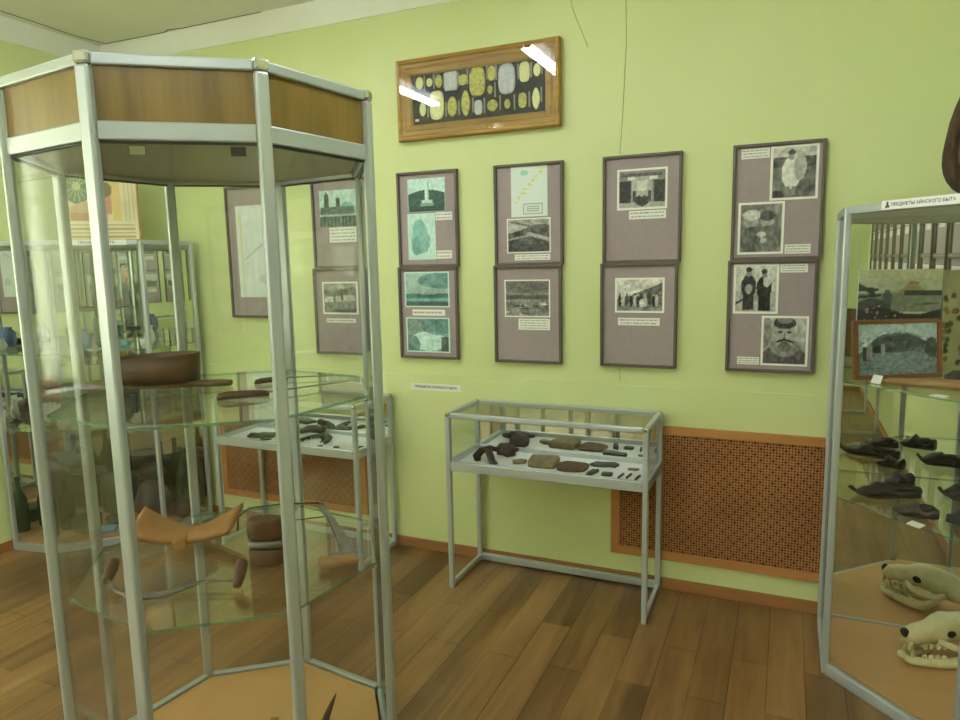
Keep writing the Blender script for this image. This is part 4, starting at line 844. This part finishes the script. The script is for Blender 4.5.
lump('net_float', 'dark net float lying on top of the big one', 'float', (-2.20, -.26, SB+.235), (.09, .08, .06), M['pot'], 8, .15, .2, 'net floats')
M['blue'], _ = mat('pale_blue_paper', rgb(120, 166, 190), .6)
tag(MB().obox((-2.215, -.60, SB+.019), (.8, .5, 0), (-.5, .8, .25), (0, -.25, .97), .055, .035, .006).build('blue_packet', M['blue']), 'pale blue packet lying on the base by the diagonal pane', 'packet')
lump('dark_stone', 'dark stone behind the pale blue packet', 'stone', (-2.285, -.49, SB), (.045, .035, .04), M['pot'], 7, .25)
M['ceramic'], _ = mat('white_ceramic', rgb(222, 224, 222), .2); M['cobalt'], _ = mat('cobalt_glaze', rgb(70, 104, 160), .2); M['tealglaze'], _ = mat('teal_glaze', rgb(96, 160, 160), .2); M['brownglaze'], _ = mat('brown_glaze', rgb(112, 58, 34), .3)
GC = 'ceramics on the upper shelf of the bottle cabinet'
def cup(name, label, cat, x, y, prof, m, handle=False):
    t = thing(name, label, cat, (x, y, SZ1), group=GC); MB().lathe((x, y, SZ1), prof, 16).build('body', m, t)
    if handle: r = prof[-1][0]; MB().tube([(x+r*.95, y, SZ1+.045), (x+r+.018, y, SZ1+.04), (x+r+.016, y, SZ1+.02), (x+r*.9, y, SZ1+.014)], .004, 6).build('handle', m, t)
cup('ceramic_cup', 'white cup nearest the cabinet post beside the octagonal case', 'cup', -1.985, -.40, [(.022, 0), (.03, .02), (.034, .055)], M['ceramic'], True)
cup('ceramic_cup', 'teal cup between the white cup and the dark bowl', 'cup', -2.075, -.465, [(.02, 0), (.028, .02), (.03, .05)], M['tealglaze'], True)
cup('dark_bowl', 'dark glazed bowl beside the cobalt jar', 'bowl', -2.19, -.505, [(.025, 0), (.045, .015), (.055, .04)], M['pot'])
cup('cobalt_jar', 'tall cobalt blue jar on the upper shelf', 'jar', -2.265, -.605, [(.03, 0), (.045, .03), (.045, .09), (.025, .11), (.028, .125)], M['cobalt'])
cup('white_vase', 'white patterned vase standing behind the teal cup', 'vase', -2.10, -.27, [(.022, 0), (.036, .03), (.03, .07), (.018, .1), (.024, .12)], M['ceramic'])
cup('brown_jar', 'square brown glazed jar at the wall end of the upper shelf', 'jar', -1.955, -.165, [(.03, 0), (.034, .01), (.034, .055), (.03, .06)], M['brownglaze'])
cup('white_vase', 'small white vase at the side facing the windows', 'vase', -2.44, -.76, [(.02, 0), (.035, .03), (.022, .06), (.026, .075)], M['ceramic'])
cup('white_plate_stack', 'low white dish near the diagonal pane', 'dish', -2.165, -.60, [(.025, 0), (.04, .008), (.048, .014)], M['ceramic'])
# shell fan on the middle shelf
t = thing('shell_ornament', 'pale fan of shells on a small black stand, at the middle shelf end', 'ornament', (-2.43, -.72, SZ2)); M['shell'] = mottled('pale_shell', rgb(196, 196, 180), rgb(226, 226, 214), 20, .35, .3)
for k in range(9):
    a = -.9+.225*k; b = Vector((-2.43, -.72, SZ2+.02)); e = b+Vector((.8*math.sin(a)*.11, .6*math.sin(a)*.11, math.cos(a)*.13)); MB().tube([b, (b*.4+e*.6), e], [.006, .02, .009], 8, flat=.45).build('shell', M['shell'], t)
MB().lathe((-2.43, -.72, SZ2), [(.03, 0), (.032, .006), (.012, .012), (.01, .03)], 14).build('stand', M['black_board'], t)
lump('white_coral', 'white coral lump next to the shell ornament', 'coral', (-2.33, -.72, SZ2), (.035, .03, .035), M['shell'], 4, .6, 0, None, 3.5)
lump('dark_kettle', 'dark round kettle on the middle shelf behind the diagonal pane', 'kettle', (-2.16, -.46, SZ2), (.06, .06, .05), M['pot'], 4, .08)
# printed picture standing on top of the cabinet
pp = Pic(76, 64, (.86, .82, .66), (1, 1, 1)).rect(.0, .0, 1, 1, (.84, .80, .64)).rect(.06, .05, .78, .74, (.82, .76, .60)).grain(.04, 6)
pp.ell(.22, .26, .19, .24, (.36, .46, .34)).ell(.22, .26, .05, .06, (.75, .72, .5))
for k in range(14): a = k*PI/7; pp.line(.22, .26, .22+.17*math.cos(a), .26+.21*math.sin(a), .006, (.72, .74, .54))
pp.put((pp.Y > .46+abs(pp.X-.3)*.5) & (pp.X < .52) & (pp.Y < .74), (.76, .64, .50)).put((pp.Y > .62) & (pp.X < .6) & (pp.X > .12) & (pp.Y < .74), (.66, .50, .38)).rect(.52, .38, .66, .64, (.76, .54, .42)).ell(.6, .3, .08, .1, (.48, .42, .26)).rect(.68, .08, .78, .74, (.84, .74, .46))
for y in (.78, .84, .9, .95): pp.rect(.05, y, .95, y+.02, (.66, .60, .44))
for x in (.84, .89, .94): pp.rect(x, .05, x+.012, .74, (.72, .68, .52))
leaning_picture('tapestry_print', 'large pale print with a wheel and red houses, standing on the bottle cabinet top', (-2.40, -.57, 1.79), (.7071, .7071, 0), (-.05, .05, 1), .43, .445, pp, M['oldwood'], .012)
# ------------------------------------------------------------------ side wall panels, reflected by the mirrors
ORD = ('first', 'second', 'third', 'fourth', 'fifth', 'sixth', 'seventh', 'eighth', 'ninth', 'tenth')
for i in range(10):
    y = -1.38-.46*i
    for j, z in ((0, 1.605), (1, 1.106)):
        x = XR-.001; o = thing('photo_panel', f'mauve photo panel on the side wall, {ORD[i]} pair from the skull cabinet, {("upper", "lower")[j]} one', 'photo panel', (x, y, z), group='mauve photo panels on the side wall')
        MB().box((x-.012, y-.166, z+.014), (x, y+.166, z+.486)).build('mount_board', M['mount'], o)
        fr = MB()
        for a, b, c_, d_ in ((-.18, 0, -.166, .498), (.166, 0, .18, .498), (-.166, 0, .166, .014), (-.166, .484, .166, .498)): fr.box((x-.026, y+a, z+b), (x, y+c_, z+d_))
        fr.build('frame', M['frame_dark'], o, bevel=.003)
        pc = land(i+j*3, .4+.05*j, .8, .35, GREY); pc.border(2); print_obj('photograph', pc, o, 0, 0, 0, 0, 0, plane=(Vector((x-.0125, y+.13, z+.44)), Vector((0, -.26, 0)), Vector((0, 0, -.2)), Vector((-1, 0, 0))))
        print_obj('caption', caption(3), o, 0, 0, 0, 0, 0, plane=(Vector((x-.0125, y+.05, z+.22)), Vector((0, -.15, 0)), Vector((0, 0, -.05)), Vector((-1, 0, 0))))
leaning_picture('small_picture', 'small picture in thin wooden frame on the wall behind the person', (1.98, YF+.004, 1.30), (-1, 0, 0), (0, 0, 1), .24, .32, land(3), M['hutframe'], .016)

# ------------------------------------------------------------------ person taking the photograph (seen only in the corner mirrors)
H2 = Vector((math.sin(YAW), math.cos(YAW), 0)); R2 = Vector((math.cos(YAW), -math.sin(YAW), 0)); UP = Vector((0, 0, 1)); BASE = Vector((CAM.x, CAM.y, 0))
def P3(r, f, z): return BASE+R2*r+H2*f+UP*z
M['skin'] = mottled('skin', rgb(196, 148, 120), rgb(206, 160, 132), 10, .5, .03); M['hair'] = mottled('dark_hair', rgb(34, 28, 24), rgb(58, 48, 40), 60, .6, .5); M['shirt'] = mottled('black_cotton', rgb(12, 12, 15), rgb(20, 20, 24), 40, .9, .2); M['jeans'] = mottled('dark_denim', rgb(40, 48, 64), rgb(56, 66, 84), 60, .9, .2)
def skin(name, verts, edges, m, parent, root=0, sub=2):
    inv = wm(parent).inverted(); me = bpy.data.meshes.new(name); bm = bmesh.new(); ly = bm.verts.layers.skin.verify(); vs = []
    for k, (p_, r) in enumerate(verts):
        v = bm.verts.new(inv @ p_); v[ly].radius = r if isinstance(r, tuple) else (r, r); v[ly].use_root = (k == root); vs.append(v)
    for a, b in edges: bm.edges.new((vs[a], vs[b]))
    bm.to_mesh(me); bm.free(); me.materials.append(m); o = bpy.data.objects.new(name, me); COL.objects.link(o); o.parent = parent
    sk = o.modifiers.new('skin', 'SKIN'); sk.use_smooth_shade = True; ss = o.modifiers.new('sub', 'SUBSURF'); ss.levels = sub; ss.render_levels = sub; return o
def chain(*idx): return [(idx[i], idx[i+1]) for i in range(len(idx)-1)]
px, pf = .02, -.40
pe = thing('person', 'person in black t-shirt and dark trousers holding up a phone, reflected in the bottle cabinet', 'person', P3(px, pf, 0))
LS, RS = P3(px-.18, pf, 1.34), P3(px+.18, pf, 1.34)
LE, RE = P3(px-.16, pf+.22, 1.22), P3(px+.235, pf+.20, 1.24)
LH, RH = P3(-.075, -.085, 1.57), P3(.155, -.085, 1.57)
body = [(P3(px, pf, .92), (.10, .08)), (P3(px, pf, 1.10), (.09, .07)), (P3(px, pf, 1.26), (.10, .075)), (P3(px, pf-.005, 1.37), (.07, .06)), (P3(px+.01, pf+.01, 1.45), .052), (P3(px+.02, pf+.03, 1.50), .05),
        (LS, .048), (LE, .040), (LH+(LE-LH)*.12, .027), (RS, .048), (RE, .040), (RH+(RE-RH)*.12, .027),
        (P3(px-.09, pf, .84), .088), (P3(px-.10, pf+.01, .47), .06), (P3(px-.10, pf-.01, .09), .042), (P3(px-.11, pf+.13, .035), .035), (P3(px+.09, pf, .84), .088), (P3(px+.10, pf+.01, .47), .06), (P3(px+.10, pf-.01, .09), .042), (P3(px+.11, pf+.13, .035), .035)]
skin('body', body, chain(0, 1, 2, 3, 4, 5)+chain(3, 6, 7, 8)+chain(3, 9, 10, 11)+chain(0, 12, 13, 14, 15)+chain(0, 16, 17, 18, 19), M['skin'], pe)
HC = P3(px+.03, pf+.05, 1.585)
mb = MB(); rings = []                                                     # head: lofted from chin to crown, facing the phone
for z, w_, fr_, bk in ((-.118, .022, .062, -.005), (-.105, .04, .078, -.03), (-.075, .056, .088, -.062), (-.04, .067, .091, -.085), (0, .073, .090, -.098), (.04, .075, .090, -.10), (.075, .068, .078, -.092), (.10, .048, .05, -.066), (.115, .02, .02, -.03)):
    rings.append([HC+UP*z+R2*w_*math.cos(a)+H2*((fr_+bk)/2+(fr_-bk)/2*math.sin(a)) for a in [2*PI*k/20 for k in range(20)]])
hd = mb.loft(rings).build('head', M['skin'], pe)
mb = MB(); mb.tube([HC+UP*.022+H2*.088, HC+H2*.102, HC-UP*.022+H2*.112, HC-UP*.032+H2*.094], [.008, .010, .014, .008], 8); mb.build('nose', M['skin'], hd)
M['eye'], _ = mat('eye_white', rgb(235, 232, 226), .2); M['lip'], _ = mat('lips', rgb(160, 96, 88), .5)
for s in (-1, 1):
    MB().blob(HC+R2*s*.031+H2*.083+UP*.012, (.012, .012, .009), 1, 0, sub=2).build('eye', M['eye'], hd); MB().blob(HC+R2*s*.031+H2*.094+UP*.012, (.005, .004, .005), 1, 0, sub=2).build('iris', M['hair'], hd)
    MB().tube([HC+R2*s*.016+H2*.093+UP*.03, HC+R2*s*.034+H2*.092+UP*.035, HC+R2*s*.05+H2*.08+UP*.03], [.003, .004, .002], 6).build('eyebrow', M['hair'], hd)
    MB().blob(HC+R2*s*.076-H2*.005, (.010, .018, .028), 1, .1, rot=-YAW, sub=2).build('ear', M['skin'], hd)
MB().tube([HC+R2*-.024+H2*.084-UP*.062, HC+H2*.093-UP*.06, HC+R2*.024+H2*.084-UP*.062], [.003, .006, .003], 8).build('mouth', M['lip'], hd)
mb = MB(); rings = []
for z, k in ((-.05, .99), (-.02, 1.06), (.03, 1.1), (.07, 1.12), (.10, 1.15), (.122, 1.0), (.13, .4)):
    w_, fr_, bk = (.074*k, .02 if z < .05 else .086*k*(1 if z < .1 else .7), -.104*k) if z < .11 else (.05*k, .05*k, -.07*k)
    rings.append([HC+UP*z+R2*w_*math.cos(a)+H2*((fr_+bk)/2+(fr_-bk)/2*math.sin(a)) for a in [2*PI*j/20 for j in range(20)]])
mb.loft(rings).build('hair', M['hair'], pe)
g = .012
shirt = [(P3(px, pf, .90), (.150, .118)), (P3(px, pf, 1.0), (.152, .118)), (P3(px, pf, 1.12), (.150, .116)), (P3(px, pf, 1.27), (.165, .122)), (P3(px, pf-.005, 1.375), (.095, .09)), (P3(px+.005, pf+.005, 1.43), .064), (LS, .080), (LS+(LE-LS)*.72, .070), (RS, .080), (RS+(RE-RS)*.72, .070)]
skin('t_shirt', shirt, chain(0, 1, 2, 3, 4, 5)+chain(4, 6, 7)+chain(4, 8, 9), M['shirt'], pe, 2)
tr = [(P3(px, pf, .97), (.115, .09)), (P3(px, pf, .88), (.13, .10)), (P3(px-.09, pf, .82), .10), (P3(px-.10, pf+.01, .47), .073), (P3(px-.10, pf-.01, .07), .06), (P3(px+.09, pf, .82), .10), (P3(px+.10, pf+.01, .47), .073), (P3(px+.10, pf-.01, .07), .06)]
skin('trousers', tr, chain(0, 1, 2, 3, 4)+chain(1, 5, 6, 7), M['jeans'], pe)
for s in (-1, 1):
    mb = MB(); o = P3(px+s*.105, pf-.06, 0); mb.loft([[o+H2*x+R2*w_*math.cos(a)+UP*(max(0.0, h/2+h/2*math.sin(a))) for a in [2*PI*k/12 for k in range(12)]] for x, w_, h in ((-.03, .03, .07), (0, .042, .10), (.08, .046, .10), (.16, .05, .065), (.22, .045, .05), (.25, .02, .03))]); mb.build('shoe', M['black_board'], pe)
def hand(W, el, s):
    """palm and five fingers closing on the end of the phone; s = side of the phone"""
    pal = W+(W-el).normalized()*.03; vs = [(W+(el-W).normalized()*.03, .024), (W, .022), (pal, (.034, .016))]; ed = chain(0, 1, 2); o = skin('hand', vs, ed, M['skin'], pe, 0, 2)
    for k in range(4):
        b = pal+UP*(.030-.019*k)+R2*s*.010; L = (.85, 1, .95, .75)[k]
        f = [(b-H2*.012, .009), (b+H2*.026*L+R2*s*.008, .0085), (b+H2*.046*L-R2*s*.006, .008), (b+H2*.048*L-R2*s*.026*L, .007)]
        skin('finger', f, chain(0, 1, 2, 3), M['skin'], o, 0, 1)
    th = [(pal-UP*.02-R2*s*.002, .011), (pal-UP*.010-R2*s*.022+H2*.01, .010), (pal+UP*.006-R2*s*.036+H2*.020, .009)]
    skin('thumb', th, chain(0, 1, 2), M['skin'], o, 0, 1)
hand(LH, LE, -1); hand(RH, RE, 1)
ph = thing('phone', 'black phone held up level by the person', 'phone', P3(.04, -.03, 1.59)); M['phone'], _ = mat('black_phone', rgb(18, 18, 20), .2)
pc_ = CAM-cf*.026+cr*.045-cu*.015
MB().obox(pc_, cr, cu, cf, .078, .037, .0042).build('phone_body', M['phone'], ph, bevel=.003)
M['screen'] = emit_mat('phone_screen', (.6, .75, .4, 1), .6)
MB().obox(pc_-cf*.0046, cr, cu, cf, .073, .033, .0004).build('screen', M['screen'], ph)
MB().obox(pc_-cr*.045+cu*.015+cf*.0052, cr, cu, cf, .010, .010, .001).build('lens', M['chrome'], ph)
